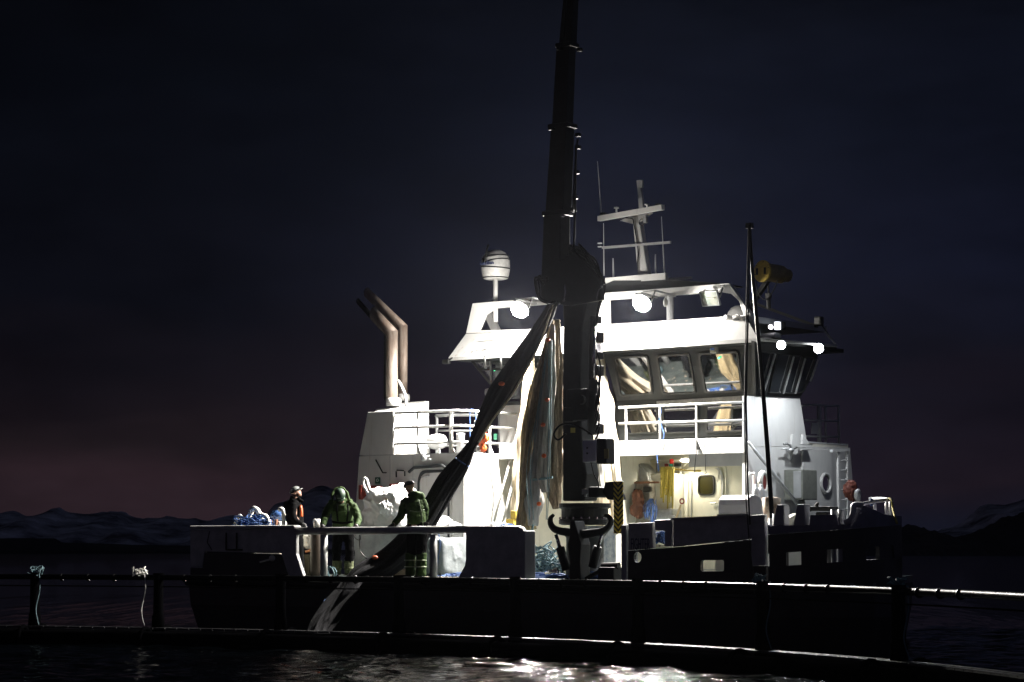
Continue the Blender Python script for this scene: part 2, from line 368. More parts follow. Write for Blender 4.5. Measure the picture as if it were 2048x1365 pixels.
bp0 = t.nodes.new('ShaderNodeBump'); bp0.inputs['Strength'].default_value = 1.0; bp0.inputs['Distance'].default_value = .10; t.links.new(n3.outputs['Fac'], bp0.inputs['Height'])
bp = t.nodes.new('ShaderNodeBump'); bp.inputs['Strength'].default_value = 1.0; bp.inputs['Distance'].default_value = .018; t.links.new(bp0.outputs[0], bp.inputs['Normal'])
t.links.new(n2.outputs['Fac'], bp.inputs['Height']); t.links.new(bp.outputs[0], b.inputs['Normal'])
o = MB().add(vs, fs).build('water', m, boat=False, smooth=True); tag(o, kind='structure')

# ---- far mountains and shores, real ridges in the distance
SNOW = mat('snowy_rock', (.80,.80,.86), .9, col2=(.07,.07,.09), vscale=.09, det=8, stretch=(1,1,2.2))
ROCK = mat('dark_rock', (.035,.035,.045), .95, var=.5, vscale=.05)
WOOD = mat('dark_shore', (.018,.022,.020), .95, var=.4, vscale=.2)
def ridge(name, dist, pts, depth, m, rough, seed):
    mb = MB(); x0, x1 = pts[0][0], pts[-1][0]; n = 520; rows = 9; vs = []
    for j in range(rows):
        for i in range(n):
            px = x0 + (x1-x0)*i/(n-1); k = 0
            while k < len(pts)-2 and pts[k+1][0] < px: k += 1
            a, b2 = pts[k], pts[k+1]; tt = (px-a[0])/(b2[0]-a[0]); tt = max(0, min(1, tt)); tt = tt*tt*(3-2*tt)
            h = (HOR - (a[1]*(1-tt) + b2[1]*tt)) / F * dist
            prof = [0, .22, .42, .62, .8, .93, 1.0, .7, -.1][j]; y = dist + depth*(j/6 - 1)
            X = (px-1024)/F*dist
            nn = noise.fractal(Vector((X*.07+seed, j*.55, seed)), 1.0, 2.0, 6)
            if m is ROCK: nn += .45*noise.noise(Vector((X*1.1, j*2.0, seed))) + .3*abs(noise.noise(Vector((X*2.6, j, seed))))
            edge = 1 if 0 < j < 8 else 0
            z = max(-1, h*prof + rough*nn*edge*(.5+.5*prof))
            vs.append((X, y, z - (1 if j in (0, 8) else 0)))
    fs = [(j*n+i, j*n+i+1, (j+1)*n+i+1, (j+1)*n+i) for j in range(rows-1) for i in range(n-1)]
    o = mb.add(vs, fs).build(name, m, boat=False, smooth=False); return tag(o, kind='structure')
ridge('mountains', 640, [(-420,1040),(-80,1030),(60,1012),(130,1004),(180,1018),(235,1012),(290,1026),(345,1017),(400,1032),(470,1020),(530,1024),(570,990),(610,966),(650,956),(690,966),(730,990),(800,1020),(900,1040),(1100,1050),(1500,1052),(1700,1040),(1800,1046),(1900,1040),(1990,1000),(2050,972),(2150,950),(2300,940),(2500,960)], 90, SNOW, 2.6, 3.1)
ridge('coast', 470, [(-300,1056),(0,1058),(110,1058),(130,1066),(210,1066),(330,1070),(450,1074),(700,1080),(1100,1082)], 40, WOOD, .3, 8.0)
ridge('headland', 420, [(1500,1082),(1620,1078),(1720,1058),(1780,1040),(1820,1030),(1860,1044),(1920,1046),(1960,1030),(2010,1010),(2070,990),(2200,970),(2500,960)], 60, ROCK, 1.3, 21.0)

# ---- haze: damp night air
hz = MB().box((-720, -70, -2), (720, 800, 60)).build('haze', bpy.data.materials.new('haze_air'), boat=False); tag(hz, kind='stuff')
hm = hz.data.materials[0]; hm.use_nodes = True; t = hm.node_tree
for n in list(t.nodes):
    if n.type == 'BSDF_PRINCIPLED': t.nodes.remove(n)
pv = t.nodes.new('ShaderNodeVolumePrincipled'); pv.inputs['Color'].default_value = (.85,.88,1,1); pv.inputs['Density'].default_value = .000017; pv.inputs['Anisotropy'].default_value = .9
t.links.new(pv.outputs[0], [n for n in t.nodes if n.type == 'OUTPUT_MATERIAL'][0].inputs['Volume'])
# ================================================================== THE WORKBOAT
DZ = 1.30
boat = thing('workboat', 'white and black workboat with lit wheelhouse, twin exhausts and open deck rail', 'boat', (0, 0, DZ))
OUTL = [(-8.5,10),(-8.5,0),(5.63,0),(6.5,.06),(7.1,.25),(7.4,.6),(7.5,1.2),(7.3,1.9),(6.6,2.8),(5.5,5),(4.5,7),(3.6,9.3),(2.6,10)]
hm_ = MB()
levels = [(-.8, .90), (0.0, .97), (.7, .995), (DZ-.16, 1.0)]
ctr = Vector((-.5, 5)); n = len(OUTL)
vs = [((p[0]-ctr.x)*k + ctr.x, (p[1]-ctr.y)*k + ctr.y, z) for z, k in levels for p in OUTL]
fs = [(j*n+i, j*n+(i+1) % n, (j+1)*n+(i+1) % n, (j+1)*n+i) for j in range(3) for i in range(n)]
hm_.add(vs, fs).build('hull', BLACKH, boat, smooth=False)
MB().prism([(p[0], p[1], DZ-.14) for p in OUTL], (0, 0, .14)).build('deck', DECKM, boat)
# fender strip along the deck edge
MB().tube([(-8.5,-.05,DZ-.14),(5.6,-.05,DZ-.14)], .075, 10).build('fender_strip', RUBBER, boat, smooth=True)

# ---- near bulwark, stern part: pale panel with a black lower panel, round top rail and posts
V0 = V(0)
mb = MB()
panel(mb, [(380,1060),(592,1057),(592,1108),(608,1157),(578,1157),(562,1107),(408,1104),(404,1134),(380,1134)], V0, .10)
stern_b = mb.build('stern_bulwark', BULW, boat, bevel=.02)
panel(MB(), [(380,1136),(404,1136),(409,1106),(561,1109),(577,1158),(380,1158)], V0, .08, lift=-.015).build('lower_panel', BLACKH, stern_b)
a = S(382,1058,0); b2 = S(592,1055.5,0)
MB().bbox(((a.x+b2.x)/2, .05, (a.z+b2.z)/2+.02), ((b2.x-a.x)/2, .11, .035), .03).build('bulwark_cap', BULW, stern_b, smooth=False)
# stowed gear frame on the panel
mb = MB()
for x in (455, 476): p = S(x,1066,0); q = S(x,1100,0); mb.tube([p+Vector((0,-.04,0)), q+Vector((0,-.04,0))], .018, 8)
mb.tube([S(455,1100,0)+Vector((0,-.04,0)), S(487,1100,0)+Vector((0,-.04,0))], .018, 8)
mb.build('ladder_bracket', BLACK, stern_b, smooth=True)
MB().tube([S(420,1063,0)+Vector((0,-.012,0)), S(415,1085,0)+Vector((0,-.012,0)), S(424,1100,0)+Vector((0,-.012,0))], .008, 6).build('weld_crack', BLACKH, stern_b)
a = S(590,1063,0); b2 = S(932,1059,0)
MB().tube([(a.x,.06,a.z),(b2.x,.06,b2.z)], .075, 14).build('top_rail', BULW, boat, smooth=True)
for x in (648, 867):
    p = S(x, 1069, .06); MB().tube([(p.x,.06,DZ),(p.x,.06,a.z-.07)], .075, 14).build('rail_post', BULW, boat, smooth=True)
mb = MB(); panel(mb, [(930,1052),(1034,1052),(1042,1056),(1046,1064),(1047,1163),(914,1158),(928,1132),(930,1120)], V0, .16)
mb.build('amidships_bulwark', BULW, boat, bevel=.035)
mb = MB(); p = S(1046,1060,0); mb.box((p.x-.005,.0,DZ),(p.x+.045,.34,2.22)); mb.build('bulwark_end_plate', GREYP, boat, bevel=.02)

# ---- near bulwark, forward part
fb = MB(); panel(fb, [(1256,1047),(1306,1045),(1306,1097),(1256,1101)], V0, .10)
panel(fb, [(1332,1094),(1332,1062),(1312,1061),(1312,1041),(1345,1039),(1345,1093)], V0, .10, lift=.05)
panel(fb, [(1346,1039),(1504,1031),(1504,1078),(1346,1094)], V0, .10)
panel(fb, [(1505,1031),(1532,1029),(1532,1131),(1505,1131)], V0, .10, lift=.05)
fwd = fb.build('forward_bulwark', BULW, boat, bevel=.015)
p = S(1243,1050,0); MB().box((p.x,-.02,DZ),(p.x+.10,.40,p.z)).build('bulwark_end_post', GREYP, fwd, bevel=.02)
lo = MB(); oval = [(1275+8*math.cos(a), 1115+11*math.sin(a)) for a in [i*PI/8 for i in range(16)]]
panel(lo, [(1256,1102),(1306,1098),(1345,1096),(1504,1080),(1504,1168),(1256,1172)], V0, .09, holes=[oval, rpoly(rect(1401,1121,1448,1143), 4, 3)])
panel(lo, [(1505,1132),(1532,1132),(1532,1166),(1505,1167)], V0, .09)
lo.build('forward_hull_side', BLACKH, boat)
MB().bar(S(1506,1131.5,-.03), S(1531,1130,-.03), .05, .02).build('step_edge', GALV, fwd)
MB().bar(S(1348,1038.5,.05), S(1503,1030.5,.05), .22, .03).build('bulwark_cap', BULW, fwd)
c0 = S(1281,1092,0)
bez_text('FIGHTER', .30, 'hull_lettering', mat('dark_lettering', (.04,.045,.09), .5), fwd, c0 + Vector((0,-.008,-.07)), (1,0,0), (0,0,1), xs=.36)
c0 = S(1438,1132,.3); MB().bbox((c0.x+.04,.4,c0.z), (.13,.12,.14), .05).build('bollard_block', CREAM, boat)

# bow bulwark follows the curve of the bow
path = smooth_path([(5.62,0,0),(6.1,.0,0),(6.6,.08,0),(7.1,.27,0),(7.4,.62,0),(7.47,1.15,0),(7.25,1.9,0),(6.6,2.8,0),(5.6,4.8,0),(4.6,6.8,0)], 6)
def colpx(p):
    wv = BM @ Vector(p); return 1024 + wv.x/wv.y*F
def zat(p, row):
    wv = BM @ Vector((p[0], p[1], 0)); return EYE + (HOR-row)/F*wv.y
def strip(rows_lo, rows_hi, th, sel):
    mb = MB(); P = [p for p in path if sel(p)]; vs = []
    for i, p in enumerate(P):
        d = (P[min(i+1,len(P)-1)] - P[max(i-1,0)]).normalized(); nrm = Vector((-d.y, d.x, 0))
        c = colpx(p)
        for q, zz in ((p, zat(p, rows_lo(c,i))), (p, zat(p, rows_hi(c,i))), (p + nrm*th, zat(p, rows_hi(c,i))), (p + nrm*th, zat(p, rows_lo(c,i)))):
            vs.append((q.x, q.y, zz))
    m_ = len(P); fs = [(i*4+k, i*4+(k+1) % 4, (i+1)*4+(k+1) % 4, (i+1)*4+k) for i in range(m_-1) for k in range(4)] + [(0,1,2,3), ((m_-1)*4+3,(m_-1)*4+2,(m_-1)*4+1,(m_-1)*4)]
    return mb.add(vs, fs)
allp = lambda p: True
def lorow(c, i): return 1184
strip(lambda c,i: lorow(c,i), lambda c,i: 1134-(c-1535)/255*18, .09, allp).build('bow_hull_side', BLACKH, boat, smooth=False)
strip(lambda c,i: (1108-(c-1535)/255*18) if i < 31 else 1136, lambda c,i: 1070-(c-1535)/255*18, .09, allp).build('bow_hull_upper_side', BLACKH, boat)
# pillars between the freeing ports
def pillars(gaps):
    for c0_, c1_ in gaps:
        mb = MB()
        P = [p for p in path[:36] if True]
        cs = [colpx(p) for p in P]
        def onp(c):
            for i in range(len(cs)-1):
                if cs[i] <= c <= cs[i+1]: t_ = (c-cs[i])/(cs[i+1]-cs[i]); return P[i].lerp(P[i+1], t_)
            return P[min(range(len(cs)), key=lambda i: abs(cs[i]-c))]
        a_, b_ = onp(c0_), onp(c1_)
        d = (b_-a_).normalized(); nr = Vector((-d.y, d.x, 0))*.085
        za = zat(a_, 1135-(c0_-1535)/255*18); zb = zat(a_, 1107-(c0_-1535)/255*18); zc = zat(b_, 1107-(c1_-1535)/255*18); zd = zat(b_, 1135-(c1_-1535)/255*18)
        mb.prism([(a_.x,a_.y,za),(b_.x,b_.y,zd),(b_.x,b_.y,zc),(a_.x,a_.y,zb)], nr); mb.build('port_pillar', BLACKH, boat)
pillars([(1536,1570),(1600,1651),(1685,1729),(1757,1790)])
MB().box((3.2,2.6,DZ),(5.2,2.8,DZ+.75)).build('port_backing', GREYP, boat)  # box added to keep the sky from showing through the freeing ports
for i_, (p_, q_) in enumerate(zip(path[30:], path[31:])): pass
tops = [(1535,1053),(1617,1050),(1618,1031),(1672,1030),(1673,1050),(1690,1048),(1697,1036),(1702,1014),(1712,1010),(1730,1013),(1745,1019),(1765,1029),(1790,1033),(1830,1033)]
def toprow(c, i):
    if i > 26: return 1033
    for (x0,y0),(x1,y1) in zip(tops, tops[1:]):
        if x0 <= c <= x1: return y0 + (y1-y0)*(c-x0)/(x1-x0)
    return 1050
dense = smooth_path([(5.62,0,0),(6.1,.0,0),(6.6,.08,0),(7.1,.27,0),(7.4,.62,0),(7.47,1.15,0),(7.25,1.9,0),(6.6,2.8,0),(5.6,4.8,0),(4.6,6.8,0)], 24)
path_s, path = path, dense
bowb = None
def toprow2(c, i): return toprow(c, 0) if i <= 130 else 1033
bowb = strip(lambda c,i: 1070-(c-1535)/255*18-.5, toprow2, .10, allp).build('bow_bulwark', mat('bow_grey_blue', (.20,.20,.26), .55, var=.3, vscale=4, bump=.2), boat)
path = path_s
# fairlead posts and pins
for x, top in ((1562,1010),(1603,1009)):
    p = S(x,1052,.06); q = S(x,top,.06); MB().prism([(p.x-.14,.0,p.z),(p.x+.10,.0,p.z),(p.x+.10,.0,q.z),(p.x-.05,.0,q.z)], (0,.2,0)).build('fairlead_post', GREYP, boat, bevel=.02)
for x, top in ((1543,1037),(1551,1028),(1668,1020),(1682,1020)):
    p = S(x,1050,.3); q = S(x,top,.3); MB().tube([(p.x,.3,DZ),(p.x,.3,q.z)], .055, 12).build('mooring_pin', GREYP, boat, smooth=True)
p = S(1700,1012,.18); mb = MB(); mb.tube(smooth_path([S(1690,1046,.2),S(1700,1040,.2),S(1706,1025,.2),S(1708,1011,.25),S(1725,1010,.35)],5), [.05]*21, 8)
mb.build('hawse_lip', WHITE, boat, smooth=True)
c0 = S(1590,1040,.5); MB().ball((c0.x,.6,c0.z-.04), .2, sc=(1.2,1,.8)).build('capstan_head', CREAM, boat, smooth=True)
# bow rail
mb = MB(); Pr = [hit(x, y, Zp(2.72)) for x, y in ((1712,1013),(1745,1006),(1775,1001),(1784,1004))]
Pr = [S(1712,1012,.5), S(1745,1004,1.0), S(1777,1000,1.6), S(1783,1001,2.3), S(1765,998,4.5), S(1740,998,6.5)]
mb.tube(smooth_path(Pr, 5), .032, 8)
for x, yb, v_ in ((1750,1022,1.1),(1773,1032,1.6),(1781,1032,2.3)): p = S(x,1003,v_); q = S(x,yb,v_); mb.tube([p,q], .03, 8)
bowrail = mb.build('bow_rail', WHITE, boat, smooth=True)

# ---- engine casing with exhausts (aft, far side of the deck)
CZ = S(928,905,4).z                        # top of lower casing
u0, u1 = S(717,980,4).x, S(928,980,4).x
mb = MB()
panel(mb, [(716,1150),(712,1000),(718,913),(928,906),(928,1150)], V(4), .12)
mb.box((u1-.10,4.12,DZ),(u1,7.4,CZ)); mb.box((u0+.1,4.1,CZ-.06),(u1-.1,7.4,CZ)); mb.box((u0+.1,7.3,DZ),(u1-.1,7.4,CZ-.06))
casing = mb.build('engine_casing', WHITE, boat, bevel=.012)
uc = S(787,860,4).x
vC = hit(858,850,U(uc))[1]; zT1 = hit(787,823,U(uc))[2]; zT2 = hit(858,803,U(uc))[2]
mb = MB(); panel(mb, [(718.5,911.5),(735,825),(787,822),(786,910)], V(4), .10)
mb.prism([(uc,4.10,CZ+.005),(uc,vC,CZ+.005),(uc,vC,zT2),(uc,4.10,zT1)], (-.10,0,0))
q = S(737,826,4); mb.prism([(uc-.10,4.1,zT1),(uc-.10,vC,zT2),(q.x,vC,zT2),(q.x,4.1,zT1)], (0,0,-.05))
mb.build('funnel_casing', WHITE, boat, bevel=.012)
MB().box((uc-.9, 4.45, zT1-.02),(uc-.2, 4.9, zT1+.10)).build('exhaust_base', WHITE, boat, bevel=.02)
def exhaust(pts, r, v, name='exhaust_pipe', m=RUSTP):
    """straight pipe, one mitred bend, tip cut off upright to a point"""
    P = [S(x,y,v) for x,y in pts]; P = [Vector((p.x, v, p.z)) for p in P]; P[0].x = P[1].x
    d0 = (P[1]-P[0]).normalized(); d1 = (P[2]-P[1]).normalized(); side = Vector((0,1,0)); seg = 24
    n0 = side.cross(d0).normalized(); n1 = side.cross(d1).normalized(); mb = MB()
    mn = (d0+d1).normalized()
    for k in range(seg): th = 2*PI*k/seg; mb.v.append(P[0] + (side*math.cos(th) + n0*math.sin(th))*r)
    for k in range(seg):
        th = 2*PI*k/seg; q = P[0] + (side*math.cos(th) + n0*math.sin(th))*r; mb.v.append(q + d0*((P[1]-q).dot(mn)/d0.dot(mn)))
    for k in range(seg):
        th = 2*PI*k/seg; q = P[1] + (side*math.cos(th) + n1*math.sin(th))*r; ex = Vector((1,0,-.15)).normalized(); mb.v.append(q + d1*((P[2]-q).dot(ex)/d1.dot(ex)))
    for j in range(2):
        for k in range(seg): k2 = (k+1) % seg; mb.f.append((j*seg+k, j*seg+k2, (j+1)*seg+k2, (j+1)*seg+k))
    o_ = mb.build(name, m, boat, smooth=True); es = o_.modifiers.new('edges', 'EDGE_SPLIT'); es.split_angle = .5
    sd = o_.modifiers.new('wall', 'SOLIDIFY'); sd.thickness = .008; return o_
e1 = exhaust([(784,812),(784,667),(747,628)], .135, 4.6)
e2 = exhaust([(806,800),(806,655),(734,586)], .105, 5.3)
exhaust([(773,800),(773,668),(716,603)], .06, 5.0, 'exhaust_pipe', BLACK)
c0 = S(787,808,4.6); MB().lathe((c0.x,4.6,c0.z-.05),(0,0,1),[(.17,0),(.17,.16),(.14,.18)]).build('exhaust_collar', WHITE, e1, smooth=True)
c0 = S(807,798,5.3); MB().lathe((c0.x,5.3,c0.z-.05),(0,0,1),[(.14,0),(.14,.14),(.115,.16)]).build('exhaust_collar', WHITE, e2, smooth=True)
MB().tube(smooth_path([S(796,762,4.4),S(800,768,4.4),S(810,790,4.4),S(813,812,4.4)],4), .035, 8).build('funnel_grab_pipe', WHITE, boat, smooth=True)
# things on the shaded casing side
mb = MB(); mb.box((u0+.12,3.992,CZ-.02),(u1-.02,3.999,CZ-.005)); mb.build('deck_seam', GREYP, casing)
for uu_ in (u0+.9, u0+1.55): mb = MB(); mb.box((uu_,3.992,DZ),(uu_+.012,3.999,CZ-.03)); mb.build('weld_seam', GREYP, casing)
mb = MB(); V4 = V(4)
panel(mb, rpoly([(835,1140),(835,960),(842,938),(895,935),(903,956),(903,1140)], 14, 5), V4, .05, lift=.03)
door = mb.build('casing_door', WHITE, boat, bevel=.01)
mb = MB(); inner = rpoly([(841,1140),(841,963),(848,947),(890,945),(897,961),(897,1140)], 12, 5)
panel(mb, rpoly([(837,1140),(837,960),(844,941),(894,939),(901,958),(901,1140)], 13, 5), V4, .012, holes=[inner], lift=.04); mb.build('door_seal', DARKW, door)
mb = MB(); mb.tube([pp([c],V4,.07)[0] for c in ((822,945),(832,936),(888,931),(901,941))], .035, 8); mb.build('shadowed_gutter', DARKW, door, smooth=True)  # the gutter's dark shadow is put into its colour
mb = MB(); mb.tube([pp([c],V4,.07)[0] for c in ((847,955),(862,952))], .02, 6); mb.build('door_handle', GALV, door)
mb = MB(); mb.tube([pp([c],V4,.07)[0] for c in ((882,955),(884,966))], .014, 6); mb.build('door_latch', GALV, door)
mb = MB()
for a_, b_ in (((755,920),(769,946)),((769,946),(776,946)),((796,955),(796,943)),((797,941),(811,942)),((813,953),(813,943))):
    mb.tube([pp([a_],V4,.06)[0], pp([b_],V4,.06)[0]], .016, 6)
mb.build('wall_handle', BLACK, casing)
c0 = pp([(861,912)],V4,.06)[0]; mb = MB(); mb.lathe(c0, (0,-1,-.3), [(.03,0),(.03,.12),(.07,.14),(.07,.2)], 12); mb.bar(c0+Vector((-.1,-.05,-.08)), c0+Vector((.1,-.05,-.08)), .03, .03); mb.build('casing_lamp', GREYP, casing, smooth=True)
sg = MB(); panel(sg, rect(751,955,761,968), V4, .01, lift=.015); sgo = sg.build('safety_sign', GREENS, casing)
c0 = pp([(756,961)],V4,.022)[0]; MB().torus(c0, (0,1,0), .03, .008, 14, 6).build('sign_symbol', WHITE, sgo)
mb = MB(); c0 = S(797,979,3.9); mb.bbox((c0.x,3.9,c0.z), (.20,.09,.12), .02); mb.build('fire_hose_box', REDP, boat)
mb = MB(); c0 = S(722,985,3.85); mb.bbox((c0.x,3.9,c0.z), (.045,.09,.16), .02); mb.build('fire_hose_box', REDP, boat)
mb = MB(); c0 = S(750,978,3.9); mb.bbox((c0.x,3.9,c0.z), (.16,.09,.07), .02); mb.build('fire_hose_box', REDP, boat)
# bright front face gear: diagonal stay pipes, hanging cords
Uf = U(u1); mb = MB()
for a_, b_ in (((1040,850),(986,1050)),((1047,880),(1004,1050))):
    p = hit(*a_, U(u1+.25)); q = hit(*b_, U(u1+.25)); mb.tube([p,q], .028, 8)
mb.build('diagonal_stay', WHITE, boat, smooth=True)
sg = MB(); sg.prism([hit(x,y,U(u1-1.2+1.2))+Vector((.012,0,0)) for x,y in rect(987,868,993,880)], (-.01,0,0))
sgo = sg.build('safety_sign', GREENS, casing)

# upper railing along the casing roof
def rails(name, ptsrows, posts, r=.028, foot=True, m=WHITE):
    mb = MB()
    for row in ptsrows: mb.tube(row, r, 8)
    o_ = mb.build(name, m, boat, smooth=True)
    for a_, b_, rr_ in posts:
        mb = MB(); mb.tube([a_, b_], rr_, 8)
        if foot: mb.prism([Vector(b_)+Vector((-.0,0,0)), Vector(b_)+Vector((.11,0,0)), Vector(b_)+Vector((0,0,.2))], (0,.02,0))
        mb.build('railing_post', m, o_)
    return o_
v_r = 4.05; ux = u1-.08
c = {}
rows = []
for ya, yb, yc in ((829,819,822),(856,852,850),(889,884,886)):
    A_ = S(786,ya,v_r); B_ = S(925,yb,v_r); B_.z = (A_.z+B_.z)/2; A_.z = B_.z; C_ = Vector((B_.x, 6.0, B_.z))
    B_.x = ux; C_.x = ux; rows.append([A_, Vector((ux-.15,v_r,B_.z)), Vector((ux,v_r+.15,B_.z)), C_])
rtop = rows[0][0].z
posts = [((S(x,860,v_r).x, v_r, rtop), (S(x,860,v_r).x, v_r, CZ), .026 if x < 850 else .045) for x in (835, 902)]
posts += [((ux, y, rtop),(ux, y, CZ), .035) for y in (5.0, 6.0)]
rails('casing_railing', rows, posts)
mb = MB(); rb = 5.6
mb.tube(smooth_path([(S(874,900,rb).x,rb,CZ),S(874,840,rb),S(878,832,rb),S(950,831,rb),S(955,838,rb),(S(955,900,rb).x,rb,CZ)],4), .035, 8)
mb.tube([S(874,862,rb),S(950,862,rb)], .022, 8); mb.tube([S(874,892,rb),S(950,892,rb)], .022, 8)
mb.build('inner_railing', GREYP, boat, smooth=True)
# ---- deckhouse under the wheelhouse
WZ = 4.12
mb = MB()
mb.box((u1+.02,5.25,3.86),(2.0-.02,9.5,WZ))                       # walkway slab
mb.box((u1+.03,6.62,DZ),(1.9,6.72,3.85))                          # back wall of the recess
mb.box((-1.25,5.30,DZ),(-1.10,6.61,3.85))                         # pier left of the recess
mb.box((u1+.03,6.0,DZ),(-1.26,6.1,3.85))                          # wall behind the nets
house = mb.build('deckhouse_walls', CREAM, boat)
MB().box((u1+.03,5.20,3.80),(1.98,5.245,4.12)).build('walkway_fascia', WHITE, boat, bevel=.008)
Uh = U(2.0)
mb = MB()
panel(mb, [(1493,895),(1606,893),(1700,896),(1705,960),(1708,1150),(1493,1150)], Uh, .10)
panel(mb, [(1493,792),(1600,797),(1615,892),(1493,894)], Uh, .10)
fr = mb.build('deckhouse_front', WHITE, boat)
MB().box((2.0-1.4,5.27,3.55),(1.9,5.35,3.80)).build('front_corner_wall', GREYP, boat)
MB().prism([hit(x,y,U(2.06)) for x,y in [(1606,900),(1664,898),(1672,1060),(1606,1060)]], (-.055,0,0)).build('raised_wall_panel', WHITE, fr, bevel=.01)
# round portholes on the front wall
def ringport(name, px, py, r, u_, m, par, glass=GLASSD):
    c0 = hit(px,py,U(u_)); mb = MB(); mb.torus(c0+Vector((.02,0,0)), (1,0,0), r, .035, 26, 8); o_ = mb.build(name, m, par, smooth=True)
    MB().lathe(c0+Vector((-.01,0,0)), (1,0,0), [(r,0),(r,.02)], 24).build('pane', glass, o_)
ringport('porthole', 1650, 967, .20, 2.06, WHITE, boat)
# electrical box, ladder, brackets
c0 = hit(1614,970,U(2.5)); mb = MB(); mb.bbox((2.35,c0.y,c0.z), (.22,.30,.31), .02); eb = mb.build('electrical_cabinet', mat('dull_steel', (.25,.26,.23), .5, .3, var=.2), boat)
mb = MB(); mb.box((2.36,c0.y-.315,c0.z-.28),(2.54,c0.y-.30,c0.z+.28)); mb.build('cabinet_door', GREYP, eb, bevel=.01)
c1 = hit(1603,1000,U(2.3)); MB().tube([(2.3,c1.y,c0.z-.3),(2.3,c1.y,DZ)], .07, 12).build('cabinet_pedestal', GALV, boat, smooth=True)
mb = MB(); ul = 2.5
La = hit(1676,903,U(ul)); Lb = hit(1679,1040,U(ul)); Lc = hit(1694,901,U(ul)); Ld = hit(1695,1038,U(ul))
mb.bar(La,Lb,.09,.05); mb.bar(Lc,Ld,.05,.05)
for i in range(1, 7): k = i/7; mb.tube([La.lerp(Lb,k), Lc.lerp(Ld,k)], .018, 6)
mb.bar(hit(1663,902,U(ul)), hit(1697,900,U(ul)), .08, .06)
mb.build('front_ladder', WHITE, boat)
c0 = hit(1578,897,U(2.3)); mb = MB(); mb.tube(smooth_path([hit(1568,889,U(2.3)),hit(1574,888,U(2.3)),hit(1580,892,U(2.3)),hit(1582,900,U(2.3))],4), .025, 8)
mb.lathe(hit(1580,898,U(2.3)), (0,0,-1), [(.09,0),(.09,.05),(.06,.07),(.055,.2),(.02,.24)], 12); mb.tube([hit(1564,898,U(2.1)),hit(1590,898,U(2.1)),hit(1600,891,U(2.1)),hit(1624,890,U(2.1))], .015, 6)
mb.build('deck_lantern', GALV, boat, smooth=True)
mb = MB()
for x in (1584,1605): mb.prism([hit(x,888,U(2.2)),hit(x+14,888,U(2.2)),hit(x+2,869,U(2.2))], (-.05,0,0))
mb.box(list(hit(1583,893,U(2.2))), [2.1, hit(1624,893,U(2.2)).y, hit(1583,889,U(2.2)).z]); mb.build('antenna_cradle', WHITE, boat)
mb = MB(); mb.tube([hit(1496,885,U(2.1)),hit(1545,945,U(2.3)),hit(1600,1015,U(2.6))], .035, 8); mb.build('diagonal_pipe', GREYP, boat, smooth=True)
mb = MB(); zt = hit(1500,948,U(1.98)).z
mb.tube(smooth_path([hit(1499,1030,U(2.2)),hit(1499,955,U(2.2)),hit(1500,949,U(2.2)),hit(1507,949,U(2.2)),hit(1508,955,U(2.2)),hit(1508,1030,U(2.2))],4), .03, 8); mb.build('wall_grab_rail', WHITE, boat, smooth=True)
# forward upper railing
mb = MB(); ur = 1.2
T = [hit(1606,811,U(ur)), hit(1640,810,U(ur)), hit(1652,813,U(ur)), hit(1678,812,U(ur))]
R2 = [T]
for k, (ya, yb) in ((1,(841,843)),(2,(873,874))): R2.append([hit(1610,ya,U(ur)), hit(1650,ya+1,U(ur)), hit(1677,yb,U(ur))])
mb2 = MB(); [mb2.tube(r_, .022, 8) for r_ in R2]; fo = mb2.build('forward_railing', WHITE, boat, smooth=True)
for x, w_ in ((1638,.05),(1651,.026),(1677,.028)): MB().tube([hit(x,811,U(ur)), hit(x+1,893,U(ur))], w_, 8).build('railing_post', WHITE, fo, smooth=True)
mb = MB(); panel_pts = [hit(x,y,U(ur)) for x,y in rect(1622,846,1634,868)]; mb.prism(panel_pts, (.03,0,0)); mb.build('railing_notice', WHITE, fo)
c0 = hit(1628,900,U(1.2)); MB().box((.6, 7.5, WZ-.03),(2.0-.01, 9.45, WZ+.0)).build('forward_upper_deck', GREYP, boat)

# ---- wheelhouse: window wall leaning out over the walkway
TLc, TRc, BLc, BRc = S(1207,703,5.5), S(1506,686,5.3), S(1234,803,5.92), S(1512,793,5.92)
PW = plane3(TLc, BLc, BRc)
low = V(5.92)
mb = MB(); W1 = [(1226,714),(1297,710),(1308,788),(1240,794)]; W2 = [(1312,710),(1380,706),(1394,787),(1325,790)]; W3 = [(1396,706),(1477,702),(1488,783),(1410,788)]
panel(mb, [(1207,703),(1508,684),(1513,792),(1234,802)], PW, .08)
panel(mb, [(1233,803),(1497,791),(1497,869),(1240,881)], low, .08)
ww = mb.build('window_wall', DARKW, boat)
def window(px, plane, m=GLASSD, par=boat, fr_=4.0, fm=BLACK, r=7):
    cx = sum(p[0] for p in px)/4; cy = sum(p[1] for p in px)/4
    outer = rpoly(px, r, 4); inn = [(cx+(x-cx)*(1-fr_/38), cy+(y-cy)*(1-fr_/42)) for x, y in outer]
    mb = MB(); panel(mb, outer, plane, .04, holes=[inn], lift=.035); o_ = mb.build('window', fm, par, bevel=.008)
    mb = MB(); mb.prism(pp(inn, plane, .012), inward(plane, .01)); mb.build('pane', m, o_); return o_
for W in (W1, W2, W3): window(W, PW)
window([(1252,820),(1318,816),(1318,866),(1252,869)], low); window([(1325,810),(1398,806),(1398,866),(1325,868)], low); window([(1411,807),(1492,803),(1492,863),(1411,866)], low)
mb = MB(); panel(mb, [(1318,803),(1488,792),(1488,803),(1318,812)], low, .02, lift=.10); mb.build('roller_blind_box', GALV, ww, bevel=.01)
c0 = pp([(1433,695)],PW,.1)[0]; mb = MB(); mb.bbox(c0, (.07,.06,.09), .02); mb.build('window_sensor', CREAM, ww)
